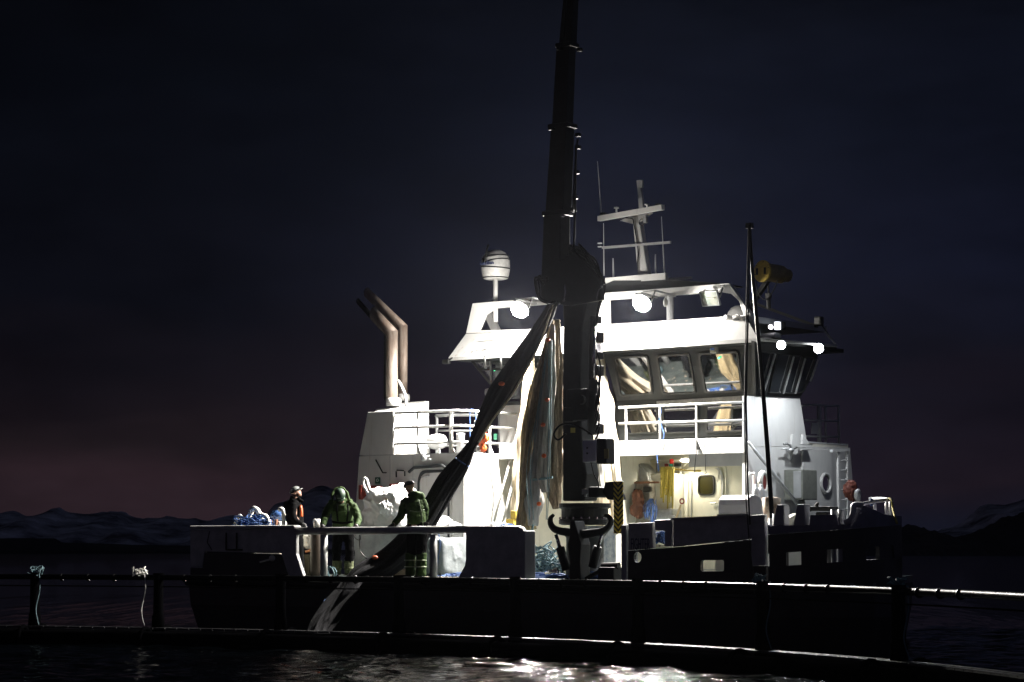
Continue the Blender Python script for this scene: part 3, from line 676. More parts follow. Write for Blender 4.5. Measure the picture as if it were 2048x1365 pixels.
panel(MB(), rect(1429,691,1437,696), PW, .01, lift=.175).build('sensor_label', BLUER, ww)
MB().ball(pp([(1440,715)],PW,.05)[0], .022).build('green_led_glint', LEDGLINT, ww)  # glowing ball stands for a green reflection in the window
# dark core behind the middle of the wheelhouse, cabin body
mb = MB(); mb.box((-1.7,6.0,WZ),(1.85,6.1,6.0)); mb.box((u1+.9,8.3,WZ),(.9,8.4,6.0)); mb.build('cabin_back_wall', DARKW, boat)
# glazed aft end of the wheelhouse where the sky shows through
mb = MB()
PL = plane3(S(950,722,5.5), S(1012,803,5.92), S(1045,800,5.92)+Vector((0,0,0)))
for a_, b_, w_ in (((944,722),(1012,806),.10),((981,720),(983,806),.05),((1040,712),(1046,806),.08),((955,739),(1040,738),.03)):
    pa, pb = pp([a_],PL)[0], pp([b_],PL)[0]; mb.bar(pa,pb,w_,.06)
pa, pb = pp([(946,721)],PL)[0], pp([(1090,712)],PL)[0]; mb.bar(pa,pb,.12,.08)
mb.bar(S(1008,808,5.92), S(1090,804,5.92), .1, .08)
aft = mb.build('aft_window_frame', DARKW, boat)
MB().add([pp([c_],PL,-.02)[0] for c_ in ((950,724),(1040,720),(1044,804),(1012,804))], [(0,1,2,3)]).build('pane', GLASS, aft)
mb = MB(); panel(mb, [(1000,812),(1085,806),(1085,905),(1000,905)], V(5.95), .08); mb.build('aft_lower_wall', WHITE, boat)
mb = MB(); c0 = S(1010,765,6.9); mb.bbox((c0.x,6.9,c0.z+.2), (.22,.12,.42), .1); mb.bbox((c0.x+.1,6.6,c0.z-.25), (.26,.28,.09), .06); mb.tube([(c0.x+.1,6.6,c0.z-.3),(c0.x+.1,6.6,WZ)], .06, 10)
mb.build('helm_seat', GREYP, boat, smooth=True)
MB().ball(S(989,741,5.9), .02).build('green_led_glint', LEDGLINT, aft)  # same green glint on the aft glazing, a reflection and no lamp
# front windows
uT, uB = 2.42, 2.03
PF = plane3(hit(1510,684,U(uT)), hit(1512,792,U(uB)), hit(1600,796,U(uB)))
mb = MB(); panel(mb, [(1509,684),(1640,700),(1616,770),(1600,796),(1512,792)], PF, .08); ffw = mb.build('front_window_wall', DARKW, boat)
for q in ([(1516,702),(1549,706),(1530,786),(1516,786)], [(1553,706),(1582,709),(1560,787),(1536,786)], [(1586,710),(1604,712),(1584,788),(1565,787)], [(1608,713),(1630,716),(1606,784),(1590,788)]):
    window(q, PF, fr_=2.0, r=3)
for a_, b_ in (((1546,706),(1524,780)),((1583,712),(1562,786)),((1606,716),(1586,786)),((1632,718),(1616,762))):
    mb = MB(); mb.bar(pp([a_],PF,.06)[0], pp([b_],PF,.06)[0], .03, .03); mb.build('window_wiper_bar', GALV, ffw)
# ---- roof band, arch and lamps
PR = plane3(S(1205,702,5.0), S(1516,681,5.0), S(1490,632,5.6))
mb = MB(); panel(mb, [(932,668),(1490,632),(1516,677),(897,716)], PR, .06)
panel(mb, [(897,716.3),(1516,677.3),(1517,684),(899,721.5)], V(5.0), .08, lift=.0)
roof = mb.build('wheelhouse_roof_band', WHITE, boat)
a_ = S(900,719,5.0); b_ = S(1514,681,5.0)
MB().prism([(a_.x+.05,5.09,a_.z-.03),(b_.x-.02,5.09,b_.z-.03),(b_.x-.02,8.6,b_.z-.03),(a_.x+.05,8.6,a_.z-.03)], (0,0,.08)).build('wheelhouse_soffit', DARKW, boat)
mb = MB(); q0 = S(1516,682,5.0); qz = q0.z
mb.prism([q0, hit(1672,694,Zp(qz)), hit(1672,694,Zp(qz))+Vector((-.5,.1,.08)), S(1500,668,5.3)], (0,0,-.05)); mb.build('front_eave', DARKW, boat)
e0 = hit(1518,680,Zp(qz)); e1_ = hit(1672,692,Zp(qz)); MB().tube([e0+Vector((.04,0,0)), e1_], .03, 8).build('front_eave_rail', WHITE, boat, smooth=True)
mb = MB()
for (xa, ya), (xb, yb), hh in (((966,760),(966,722),1),):
    pass
for x in (969, 1001):
    mb2 = MB(); mb2.tube([S(x,712,4.9), S(x+2,738,4.95)], .025, 8); mb2.build('eave_hanger', BLACK, roof, smooth=True)
mb = MB(); c0 = S(893,724,5.0); mb.bbox(c0, (.09,.05,.05), .02); mb.tube([S(905,716,5.0), S(893,724,5.0)], .02, 6); mb.build('aft_eave_light', BLACK, roof)
mb = MB(); mb.add([pp([c_],PR,.012)[0] for c_ in ((957,683),(992,680),(975,697),(940,700))], [(0,1,2,3)]); mb.build('roof_hatch', WHITE, roof)
mb = MB(); rp = [(962,685),(995,683),(970,702)]; mb.tube([pp([c_],PR,.05)[0] for c_ in rp], .014, 6); rp = [(948,706),(954,701),(990,699),(984,707)]; mb.tube([pp([c_],PR,.05)[0] for c_ in rp], .014, 6); mb.build('roof_grab_rail', WHITE, roof)
PA = V(5.62)
mb = MB()
outer = [(932,667),(945,607),(1458,567),(1476,592),(1497,622),(1514,660),(1516,674),(1491,633)]
hole1 = rpoly([(955,665.5),(970,628),(986,616),(1182,601.5),(1182,651)], 8, 4)
hole2 = rpoly([(1214,601),(1440,584),(1466,590),(1482,606),(1489,631.5),(1214,650)], 10, 5)
panel(mb, outer[:7] + [(1492,634),(1350,643),(1200,653.5),(1050,662)], PA, .12, holes=[[(955,661.5),(968,630),(986,617),(1182,602),(1182,650.5),(1050,659)], [(1215,600.5),(1438,584),(1462,588),(1478,603),(1487,630.5),(1350,640.5),(1216,649)]])
arch = mb.build('roof_arch', WHITE, boat, bevel=.015)
mb = MB(); mb.box((S(950,640,5.62).x, 5.74, 6.5),(S(1505,660,5.62).x, 8.7, 6.62)); mb.build('roof_deck', GREYP, boat)
mb = MB(); pts = [S(975,665,7.6),S(968,640,7.6),S(958,620,7.6)]; 
MB().prism([S(963,620,7.9),S(975,618,7.9),S(992,650,7.9),S(1000,668,7.9),S(985,668,7.9)], (0,.1,0)).build('far_arch_leg', WHITE, boat)
c0 = S(1478,636,7.4); mb = MB(); mb.ball((c0.x,7.4,c0.z), .27, sc=(1,1,1)); mb.lathe((c0.x,7.4,6.6),(0,0,1),[(.2,0),(.2,c0.z-6.6)],14); rd = mb.build('radar_dome', WHITE, boat, smooth=True)
c1 = S(1461,636,5.5); mb = MB(); mb.lathe(c1,(0,-1,0),[(.05,0),(.05,.2)],10); mb.bar(S(1473,630,5.5),S(1488,641,5.5),.05,.05); mb.build('arch_bracket', WHITE, arch)
# lamps
def flood(px, py, v, tilt, power, w_=.22, lit=True, parent=arch):
    c0 = S(px,py,v); n_ = Vector((.0,-1,-tilt)).normalized(); x_ = Vector((1,0,0)); y_ = n_.cross(x_).normalized()
    def bx(cc, hx, hy, hz): return [cc + x_*sx*hx + y_*sy*hy + n_*sz*hz for sz in (-1,1) for sx, sy in ((-1,-1),(1,-1),(1,1),(-1,1))]
    F6 = [(3,2,1,0),(4,5,6,7),(0,1,5,4),(1,2,6,5),(2,3,7,6),(3,0,4,7)]
    if lit:
        mb = MB(); mb.lathe(c0-n_*.13, n_, [(.07,0),(.14,.03),(.205,.10),(.215,.13)], 28)
        for s in (-1, 1): mb.bar(c0 + x_*s*.225 - n_*.02, c0 + x_*s*.225 + Vector((0,.15,.25)), .03, .02); mb.bar(c0 + x_*s*.225 + Vector((0,.15,.25)), c0 + x_*s*.225 + Vector((0,.92,.20)), .04, .04)
        mb.bar(c0 - x_*.225 + Vector((0,.15,.25)), c0 + x_*.225 + Vector((0,.15,.25)), .03, .02)
        f_ = mb.build('floodlight', GALV, boat, smooth=True)
        g = MB(); g.lathe(c0 + n_*.002, n_, [(.20,0),(.19,.05),(.15,.10),(.08,.13),(.01,.14)], 28); g.build('lamp_glass', LAMPG, f_, smooth=True)
        return c0 + n_*.18, n_
    mb = MB(); mb.add(bx(c0-n_*.08, w_*.75, w_*.6, .05), F6)
    o4 = bx(c0, w_*1.1, w_*.85, .035); mb.add(o4, [(3,2,1,0),(0,1,5,4),(1,2,6,5),(2,3,7,6),(3,0,4,7)])
    for s in (-1, 1): mb.bar(c0 + x_*s*w_*1.15 - n_*.02, c0 + x_*s*w_*1.15 + Vector((0,.15,.22)), .03, .02)
    mb.bar(c0 - x_*w_*1.15 + Vector((0,.15,.22)), c0 + x_*w_*1.15 + Vector((0,.15,.22)), .03, .02)
    f_ = mb.build('floodlight', GALV, boat)
    g = MB(); g.add([c0 + n_*.028 + x_*sx*w_ + y_*sy*w_*.72 for sx, sy in ((-1,-1),(1,-1),(1,1),(-1,1))], [(0,1,2,3)]); g.build('lamp_glass', LAMPG if lit else GLASS, f_)
    if not lit:
        g = MB(); g.tube([c0 - x_*w_*.5 - n_*.01, c0 + x_*w_*.5 - n_*.01], .015, 8); g.build('lamp_tube', WHITE, f_)
    return c0 + n_*.12, n_
FL = []
for px, py, v_, tl, pw in ((1040,619,4.72,.85,2600),(1284,606,4.72,.85,2600)):
    c0, n_ = flood(px, py, v_, tl, pw); FL.append(c0)
    spot('floodlight_beam', c0 + n_*.04, c0 + n_*3, pw*3.3, 174, .45, .11); point('floodlight_spill', c0 + n_*.02, pw*.36, .11)
flood(1420,597,5.35,.45,0,.19,lit=False)
c0 = S(1331,606,5.4); mb = MB(); mb.lathe(c0+Vector((0,0,.1)),(0,0,-1),[(.02,0),(.05,.06),(.05,.14),(.03,.18)],12); mb.tube([c0+Vector((0,0,.1)),c0+Vector((0,.1,.2))],.015,6); mb.build('hanging_speaker', WHITE, arch, smooth=True)
def small_lamp(px, py, u_, power, target, r=.075, m=LAMPS):
    c0 = hit(px,py,U(u_)); d = Vector((.62,-.60,-.30)).normalized()
    mb = MB(); mb.lathe(c0-d*.14, d, [(.03,0),(r*.8,.03),(r*1.25,.12),(r*1.3,.15)], 16); o_ = mb.build('spot_lamp', GALV, boat, smooth=True)
    g = MB(); g.lathe(c0+d*.012, d, [(r*1.2,0),(r*1.05,.04),(r*.6,.08),(.01,.095)], 16); g.build('lamp_glass', m, o_, smooth=True)
    if power: spot('spot_lamp_beam', c0+d*.14, target, power, 150, .6, .05, (.9,.95,1))
small_lamp(1562,690,3.0,300,(3.6,4.0,1.3)); small_lamp(1637,697,3.0,360,(3.4,6.5,1.3), r=.085)
small_lamp(1541,654,2.2,0,(7,2,3), r=.04, m=emis('lit_marker_lamp',(1,.95,1),8))
mb = MB(); c0 = hit(1555,652,U(2.2)); mb.bbox(c0,(.05,.055,.08),.015); o_=mb.build('deck_lamp_box', emis('lit_box_lamp',(.85,.9,1),3.2), boat)
mb = MB(); c0 = hit(1565,652,U(2.1)); mb.bbox(c0,(.05,.05,.08),.015); mb.build('deck_lamp_housing', BLACK, boat)
mb = MB(); c0 = hit(1638,643,U(2.2)); mb.bbox(c0,(.08,.08,.10),.03); mb.tube([c0, hit(1672,690,U(2.4))], .012, 6); mb.add([c0+Vector((.0,-.085,-.06)), c0+Vector((.05,-.085,-.09)), c0+Vector((0,-.085,-.1))],[(0,1,2)]); mb.build('wiper_camera', BLACK, boat)
mb = MB(); mb.tube([hit(1650,664,U(2.4)), hit(1673,692,U(2.4))], .018, 6); mb.build('eave_stay', GREYP, boat)
mb = MB(); c0 = hit(1540,672,U(2.1)); mb.bbox(c0,(.2,.14,.05),.04); mb.build('eave_vent', GREYP, boat)
# ---- mast
VM = 6.2
MX = lambda x, y: S(x, y, VM)
mb = MB(); mb.prism([MX(1264,432),MX(1277,430),MX(1299,567),MX(1277,567)], (0,.16,0)); mast = mb.build('mast', WHITE, boat, bevel=.02)
mb = MB(); zb = MX(1270,560).z
mb.bar(hit(1213,563,Zp(zb)), hit(1333,553,Zp(zb)), .10, .14); mb.prism([S(1255,566,6.1),S(1310,566,6.1),S(1292,556,6.1),S(1272,556,6.1)],(0,.2,0)); mb.build('mast_foot_beam', WHITE, mast)
zy = MX(1265,434).z; ya, yb = hit(1198,438,Zp(zy)), hit(1326,415,Zp(zy+.03)); mb = MB(); mb.bar(ya, yb, .09, .11)
mb.prism([MX(1240,442),MX(1262,432),MX(1280,430),MX(1304,426),MX(1278,446),MX(1264,448)], (0,.05,0)); yard = mb.build('mast_yard', WHITE, mast)
mb = MB(); mb.prism([MX(1273,361),MX(1280,360),MX(1286,418),MX(1278,420)], (0,.07,0)); mb.bbox(MX(1284,368),(.03,.03,.08),.01); mb.build('mast_top', GREYP, mast)
zm = MX(1270,491).z; mb = MB(); mb.bar(hit(1205,496,Zp(zm)), hit(1342,485,Zp(zm)), .06, .05)
for x, y in ((1200,487),(1200,494)): mb.cbox(hit(x,y,Zp(zm+(491-y)*.01)), (.04,.03,.012))
mb.build('lower_yard', GREYP, mast)
def whip(x0,y0,x1,y1,r=.009,m=WHITE):
    p, q = MX(x0,y0), MX(x1,y1); mb = MB(); mb.tube([p,q],[r*.5,r],6); mb.build('whip_antenna', m, mast)
whip(1195,323,1203,434,.014); whip(1207,447,1208,552,.013); whip(1323,434,1329,546,.014); whip(1226,517,1227,560,.022,GREYP); whip(1311,509,1312,556,.024,GREYP)
for x, y in ((1233,420),(1294,413)):
    c0 = MX(x,y); MB().lathe(c0-Vector((0,0,.05)),(0,0,1),[(.02,0),(.02,.07),(.06,.08),(.05,.11),(.01,.12)],14).build('mushroom_antenna', WHITE, mast, smooth=True)
for x, y in ((1207,430),(1317,412)): mb = MB(); mb.bbox(MX(x,y),(.06,.05,.05),.015); mb.build('navigation_lamp', BLACK, mast)
c0 = MX(1291,440); mb = MB(); mb.bbox(c0,(.04,.04,.07),.01); mb.build('horn', GREYP, mast)
mb = MB(); mb.tube(smooth_path([MX(1211,434)+Vector((0,-.06,0)),MX(1217,440)+Vector((0,-.06,0)),MX(1262,437)+Vector((0,-.04,0)),MX(1269,450)+Vector((0,-.02,0)),MX(1277,500)+Vector((0,-.02,0)),MX(1276,530)+Vector((0,-.02,0)),MX(1279,562)+Vector((0,-.02,0))],5), .012, 6)
mb.torus(MX(1284,445),(0,1,0),.07,.012,16,6); mb.build('mast_cable', BLACK, mast)
mb = MB(); mb.bar(S(1334,559,7), S(1383,556,7), .05, .05); c0=S(1340,561,7); mb.lathe((c0.x,7,6.6),(0,0,1),[(.08,0),(.08,c0.z-6.6)],12); mb.build('radar_scanner', GREYP, boat)
mb = MB(); mb.prism([S(1208,570,6),S(1226,562,6),S(1340,560,6),S(1440,566,6),S(1440,569,6),S(1208,586,6)], (0,.9,0)); mb.build('mast_platform', DARKW, boat)
# ---- satellite dome
c0 = S(991,536,6.0); r = .325; dome = MB().lathe((c0.x,6,c0.z-.27),(0,0,1),[(.20,0),(.27,.02),(.30,.10),(.32,.2),(.325,.32),(.32,.42),(.29,.52),(.22,.61),(.12,.66),(.01,.68)],28).build('satellite_dome', mat('dome_white', (.62,.62,.60), .5, var=.3, vscale=7, bump=.1), boat, smooth=True)
MB().lathe((c0.x,6,6.9),(0,0,1),[(.055,0),(.055,c0.z-.27-6.9)],12).build('dome_pole', WHITE, dome, smooth=True)
mb = MB(); mb.torus((c0.x,6,c0.z-.23),(0,0,1),.285,.012,28,6); mb.torus((c0.x,6,c0.z+.0),(.08,0,1),.328,.016,28,6); mb.torus((c0.x,6,c0.z+.12),(-.2,0,1),.325,.012,28,6); mb.torus((c0.x,6,c0.z+.22),(-.16,0,1),.305,.012,28,6)
mb.tube(smooth_path([(c0.x-.12,5.70,c0.z+.18),(c0.x-.06,5.67,c0.z+.10),(c0.x-.02,5.67,c0.z+.22),(c0.x-.03,5.72,c0.z+.38),(c0.x-.05,5.8,c0.z+.50)],5),.025,6); mb.build('dome_strap', BLACK, dome, smooth=True)
bez_text('intellian', .125, 'dome_lettering', mat('navy_lettering', (.03,.04,.09), .5), dome, (c0.x+.02, 5.655, c0.z+.035), (1,0,0), (0,0,1), .012)
# ---- walkway railing
v_w = 5.22; rows = []
for (ya, yb) in ((816,805),(848,841)):
    a_ = S(1238,ya,v_w); b_ = S(1490,yb,v_w); rows.append([a_, b_])
wr = rails('walkway_railing', rows, [(S(x,y,v_w), (S(x,y,v_w).x, v_w, 3.88), .024) for x, y in ((1252,815),(1320,812),(1393,809),(1487,805))])
mb = MB(); c0 = S(1397,875,v_w); mb.prism([S(1393,878,5.19),S(1402,900,5.19),S(1393,900,5.19)],(0,-.02,0)); mb.build('post_gusset', BLACK, wr)
# ---- inside the recess
VR = V(6.60)
mb = MB(); dr = rpoly([(1372,1140),(1366,960),(1372,936),(1440,933),(1449,950),(1450,1140)], 16, 5); panel(mb, dr, VR, .05, lift=.05); rdo = mb.build('recess_door', CREAM, boat, bevel=.015)
mb = MB(); di = rpoly([(1375,1140),(1369,961),(1375,940),(1437,937),(1445,952),(1446,1140)], 15, 5); panel(mb, dr, VR, .01, holes=[di], lift=.058); mb.build('door_seal', GREYP, rdo)
window([(1397,951),(1430,950),(1430,991),(1397,992)], (Vector((0,6.55,0)),Vector((0,1,0))), m=mat('olive_window_glass', (.012,.012,.004), .2), par=rdo, fr_=5, r=9)
mb = MB(); mb.tube([S(1435,965,6.5),S(1438,943,6.5),S(1440,960,6.5)],.012,6); mb.tube([S(1422,1007,6.5),S(1432,1007,6.5)],.02,6); mb.tube([S(1383,960,6.5),S(1383,1035,6.5)],.012,6); mb.build('door_handle', GALV, rdo)
mb = MB()
mb.tube([S(1373,1140,6.45),S(1372,950,6.45)],.04,8); mb.tube([S(1362,1140,6.5),S(1361,930,6.5)],.025,8); mb.tube([S(1242,925,6.4),S(1370,922,6.4)],.03,8); mb.tube(smooth_path([S(1365,935,6.4),S(1385,920,6.4),S(1410,923,6.4),S(1432,918,6.4)],5),.016,6); mb.tube(smooth_path([S(1440,918,6.4),S(1450,930,6.4),S(1452,960,6.4),S(1452,1000,6.4)],5),.02,6)
mb.build('wall_pipework', CREAM, boat, smooth=True)
mb = MB(); mb.tube([S(1335,938,6.0),S(1400,943,6.0)],.016,6); mb.bbox(S(1396,942,6.0),(.07,.02,.02),.01); mb.build('boat_hook', YELP, boat)
mb = MB(); c0 = S(1371,921,6.2); mb.ball(c0,.12,sc=(1,.8,.35)); mb.build('ceiling_lamp', LAMPC, boat, smooth=True)
c0 = S(1371,925,6.15)+Vector((0,-.05,-.12)); spot('ceiling_lamp_beam', c0, c0+Vector((0,-.1,-1)), 60, 175, .3, .12, (1,.92,.72))
for x, m_, y in ((1333,mat('dark_red_glass',(.12,.01,.01),.2),932),(1343,mat('red_signal_glass',(.7,.03,.02),.2),923),(1342,mat('green_signal_glass',(.02,.2,.15),.2),932)):
    mb = MB(); c0 = S(x,y,6.3); mb.lathe(c0-Vector((0,0,.05)),(0,0,1),[(.04,0),(.045,.03),(.045,.09),(.01,.1)],12); mb.build('signal_lamp', m_, boat, smooth=True)
mb = MB(); c0 = S(1355,930,6.3); mb.bbox(c0,(.06,.05,.04),.01); mb.build('junction_box', BLACK, boat)
# winch with a big round guard
mb = MB(); c0 = S(1271,965,6.1); mb.lathe((c0.x,6.0,c0.z),(0,1,0),[(.38,0),(.44,.02),(.44,.3),(.38,.32)],30); mb.torus((c0.x,5.98,c0.z),(0,1,0),.40,.03,30,8); mb.build('winch_guard', GALV, boat, smooth=True)
mb = MB(); c1 = S(1275,1000,6.0); mb.bbox((c1.x,6.05,c1.z-.3),(.42,.22,.7),.03)
win = mb.build('winch_housing', mat('worn_grey', (.30,.29,.25), .6, col2=(.12,.10,.07), vscale=9, bump=.3), boat)
mb = MB(); mb.bbox(S(1295,979,5.8),(.09,.04,.06),.02); mb.bbox(S(1272,984,5.8),(.1,.04,.06),.02); mb.build('winch_motor', BLACK, win)
mb = MB(); mb.bbox(S(1252,975,5.8),(.09,.03,.09),.02); mb.bar(S(1240,967,5.8),S(1318,965,5.8),.04,.04); mb.build('winch_frame', RUST, win)
mb = MB(); mb.bbox(S(1335,1000,6.3)-Vector((0,0,.2)),(.28,.25,.75),.04); mb.build('wall_cabinet', CREAM, boat)
MB().bbox(S(1330,1020,6.0)-Vector((0,0,.1)),(.3,.2,.12),.05).build('sink_basin', GALV, boat)
# main big deck crates/pods fixed: white chest with rounded lid
mb = MB(); a_ = S(1436,1010,1.6); b_ = S(1497,1010,1.6); prof = [(-.0,0),(-.0,.17),(.03,.27),(.12,.34),(.24,.36),(.36,.34),(.45,.27),(.48,.17),(.48,0)]
z0_ = S(1460,1029,1.6).z
mb.prism([(a_.x,1.6+y_,z0_+z_) for y_, z_ in prof], (b_.x-a_.x,0,0)); wch = mb.build('barrel_lid_chest', mat('chest_white', (.55,.54,.56), .4, var=.1), boat, bevel=.02)
mb = MB(); mb.bar((a_.x,1.58,z0_-.02),(b_.x,1.58,z0_-.02),.04,.04)
for x in (a_.x+.12, b_.x-.14): mb.box((x,1.62,DZ),(x+.06,1.68,z0_-.03)); mb.box((x,1.98,DZ),(x+.06,2.04,z0_-.03))
mb.build('chest_stand', BLACK, wch)
exec_done = True
# ================================================================== DECK CRANE
cv = 1.2; cb = S(1170,1150,cv); CU = cb.x
crane = thing('deck_crane', 'huge black deck crane whose telescopic boom rises out of the picture', 'crane', (CU, cv, DZ))
def cx(x, y, v=cv): return S(x, y, v)
def taper_box(rows, hv, mb=None, v=cv):   # rows: (xl, xr, y)
    mb = mb or MB(); vs = []
    for xl, xr, y in rows:
        a_, b_ = cx(xl,y,v), cx(xr,y,v); sh_ = min(.75*hv, .35*(b_.x-a_.x)); a_ = a_ + Vector((sh_,0,0)); b_ = b_ - Vector((sh_,0,0)); vs += [(a_.x,v-hv,a_.z),(b_.x,v-hv,a_.z),(b_.x,v+hv,a_.z),(a_.x,v+hv,a_.z)]
    n_ = len(rows); fs = [(j*4+i, j*4+(i+1) % 4, (j+1)*4+(i+1) % 4, (j+1)*4+i) for j in range(n_-1) for i in range(4)] + [(3,2,1,0), tuple((n_-1)*4+i for i in range(4))]
    return mb.add(vs, fs)
CR = mat('crane_paint', (.008,.011,.010), .5, spec=.3, var=.5, vscale=5, bump=.2, bscale=22)
# pedestal and slew ring
mb = MB(); c0 = cx(1172,1050); mb.lathe((CU,cv,DZ),(0,0,1),[(.46,0),(.46,.06),(.36,.08),(.36,c0.z-DZ-.25),(.44,c0.z-DZ-.15),(.47,c0.z-DZ-.1)],28)
ped = mb.build('pedestal', CR, crane, smooth=True)
mb = MB(); z1 = cx(1172,1042).z; z2 = cx(1172,1002).z; mb.lathe((CU,cv,z1-.08),(0,0,1),[(.44,0),(.50,.02),(.50,.10),(.45,.12),(.45,z2-z1-.08),(.50,z2-z1-.05),(.50,z2-z1+.03)],32); mb.build('slew_ring', CR, crane, smooth=False)
mb = MB()
for i in range(10): a_ = PI + PI*(i+.5)/10; MB().lathe((CU+.485*math.cos(a_),cv+.485*math.sin(a_),z1+.03),(0,0,1),[(.018,0),(.018,.04)],6).build('slew_bolt', STEEL, crane)
col = taper_box([(1124,1196,1003),(1124,1200,950),(1124,1190,880),(1124,1187,760),(1126,1191,660),(1124,1202,600),(1128,1200,560),(1135,1180,515),(1140,1160,492)], .22).build('column', CR, crane, bevel=.03)
mb = taper_box([(1118,1206,608),(1110,1208,560),(1118,1192,515)], .24); mb.build('column_head', CR, crane, bevel=.04)
mb = MB(); p_, q_ = cx(1186,640,.85), cx(1183,860,.85); mb.tube([p_,q_], .07, 12); mb.tube([cx(1187,760,.84),cx(1184,870,.84)], .095, 12); mb.build('luffing_cylinder', CR, crane, smooth=True)
mb = MB(); mb.tube([cx(1189,655,.80),cx(1186,770,.80)], .03, 8); mb.build('cylinder_rod', STEEL, crane, smooth=True)
# telescopic boom: nested square sections with collars
def section(x0l,x0r,y0,x1l,x1r,y1,hv,v0=.95,name='boom_section'):
    mb = taper_box([(x0l,x0r,y0),(x1l,x1r,y1)], hv, v=v0); return mb.build(name, CR, crane, bevel=.015)
section(1080,1141,606,1087,1141,430,.17); section(1090,1144,429,1101,1150,256,.15); section(1103,1147,255,1112,1153,95,.125); section(1117,1154,94,1131,1161,-60,.10); section(1124,1156,-58,1140,1163,-330,.08)
for xl, xr, y, h in ((1086,1144,431,.16),(1098,1153,257,.14),(1113,1156,95,.12)):
    a_, b_ = cx(xl,y,.95), cx(xr,y,.95); mb = MB(); mb.cbox(((a_.x+b_.x)/2,.95,a_.z),((b_.x-a_.x)/2-.75*h+.015,h+.04,.045)); mb.build('boom_collar', BLACK, crane, bevel=.015)
mb = MB()
for pts_ in ([(1144,600),(1150,430),(1152,300),(1156,278)], [(1128,90),(1132,0),(1135,-60)], [(1146,425),(1150,340),(1153,290)]): mb.tube([cx(x,y,.72) for x, y in pts_], .02, 6)
for x, y in ((1147,420),(1150,395),(1153,345),(1156,295),(1156,270),(1159,100)): c0 = cx(x,y,.78); mb.bbox(c0,(.045,.05,.035),.01)
mb.bbox(cx(1104,258,.78),(.06,.05,.03),.01); mb.bbox(cx(1120,97,.8),(.06,.05,.04),.01)
mb.build('boom_hose', BLACK, crane, smooth=True)
mb = MB(); mb.bbox(cx(1126,433,.68),(.03,.012,.014),.004); mb.bbox(cx(1143,427,.68),(.035,.012,.012),.004); mb.build('boom_marker', STEEL, crane)
# boom foot joint with plates and pins
mb = MB(); mb.prism([cx(x,y,.62) for x,y in ((1079,560),(1100,535),(1150,505),(1200,560),(1205,600),(1140,612),(1085,606))], (0,.08,0)); mb.prism([cx(x,y,1.42) for x,y in ((1079,560),(1100,535),(1150,505),(1200,560),(1205,600),(1140,612),(1085,606))], (0,.08,0))
mb.build('boom_foot_plate', CR, crane, bevel=.01)
random.seed(3)
hose_m = lambda pts_, r_: MB().tube(pts_, r_, 6).build('hydraulic_hose', RUBBER, crane, smooth=True)
for k in range(7):
    x0_ = 1076+random.uniform(-6,4); hose_m(smooth_path([cx(1090+random.uniform(-5,8),560+random.uniform(-15,10),.6),cx(x0_-2,555+random.uniform(-8,8),.55),cx(x0_,580+random.uniform(-5,5),.55),cx(1082+random.uniform(-3,5),600,.55),cx(1100+random.uniform(-3,20),606+random.uniform(-4,4),.55)],5), .017)
for k in range(8):
    hose_m(smooth_path([cx(1150+random.uniform(-10,10),495+random.uniform(-8,8),.8),cx(1178+random.uniform(-4,8),520+random.uniform(-6,6),.75),cx(1196+random.uniform(-3,6),548+random.uniform(-5,5),.7),cx(1208+random.uniform(-4,3),575,.7),cx(1198,612+random.uniform(-5,5),.75),cx(1192,650+random.uniform(-6,6),.8)],5), .02)
for k in range(6):
    hose_m(smooth_path([cx(1192,700+30*k,.75),cx(1197+random.uniform(0,5),730+25*k,.7),cx(1196+random.uniform(-3,4),770+20*k,.7),cx(1190,810+14*k,.75)],5), .018)
hose_m(smooth_path([cx(1185,870,.6),cx(1150,850,.45),cx(1122,850,.45),cx(1108,868,.5),cx(1116,880,.55),cx(1132,868,.6)],5), .02)
hose_m(smooth_path([cx(1182,925,.5),cx(1188,950,.5),cx(1196,965,.5),cx(1198,985,.5)],5), .012)
mb = MB(); mb.bbox(cx(1160,810,.8),(.25,.12,.3),.04); mb.bbox(cx(1140,830,.75),(.12,.08,.14),.03); mb.lathe(cx(1165,800,.62),(0,-1,0),[(.09,0),(.09,.08)],14); mb.build('valve_block', BLACK, crane)
for (x,y) in ((1155,800),(1172,806),(1164,790)): pass
mb = MB()
for x, y in ((1128,601),(1119,607),(1098,606),(1203,572),(1207,568)): mb.ball(cx(x,y,.5),.02,8,6,sc=(1.5,1,1))
mb.tube(smooth_path([cx(1129,570,.52),cx(1131,585,.52),cx(1128,600,.52)],4),.016,6); mb.tube(smooth_path([cx(1193,600,.6),cx(1198,580,.6),cx(1206,572,.6)],4),.014,6); mb.build('hose_fitting', STEEL, crane, smooth=True)
c0 = cx(1184,903,.55); mb = MB(); mb.bbox(c0,(.155,.09,.205),.015)
for k, (x, y) in enumerate(((1192,640),(1195,676),(1193,712),(1197,742),(1188,836),(1194,858))):
    q_ = MB(); q_.bbox(cx(x,y,.95),(.05+.02*(k%3),.12,.07+.03*(k%2)),.02); q_.build('pipe_bracket', BLACK, crane)
cbx = mb.build('control_box', mat('box_grey', (.85,.86,.9), .4, var=.1), crane)
mb = MB(); mb.bbox(c0+Vector((-.04,-.1,.06)),(.016,.01,.016),.004); mb.bbox(c0+Vector((-.04,-.1,-.04)),(.016,.01,.016),.004); mb.build('control_button', BLACK, cbx)
c0 = cx(1211,903,.62); mb = MB(); mb.bbox(c0,(.115,.14,.24),.02); mb.build('relay_cabinet', BLACK, crane)
mb = MB(); mb.bbox(cx(1213,908,.44),(.05,.01,.09),.004); mb.build('cabinet_label', mat('dull_yellow_label',(.22,.18,.06),.6), crane)
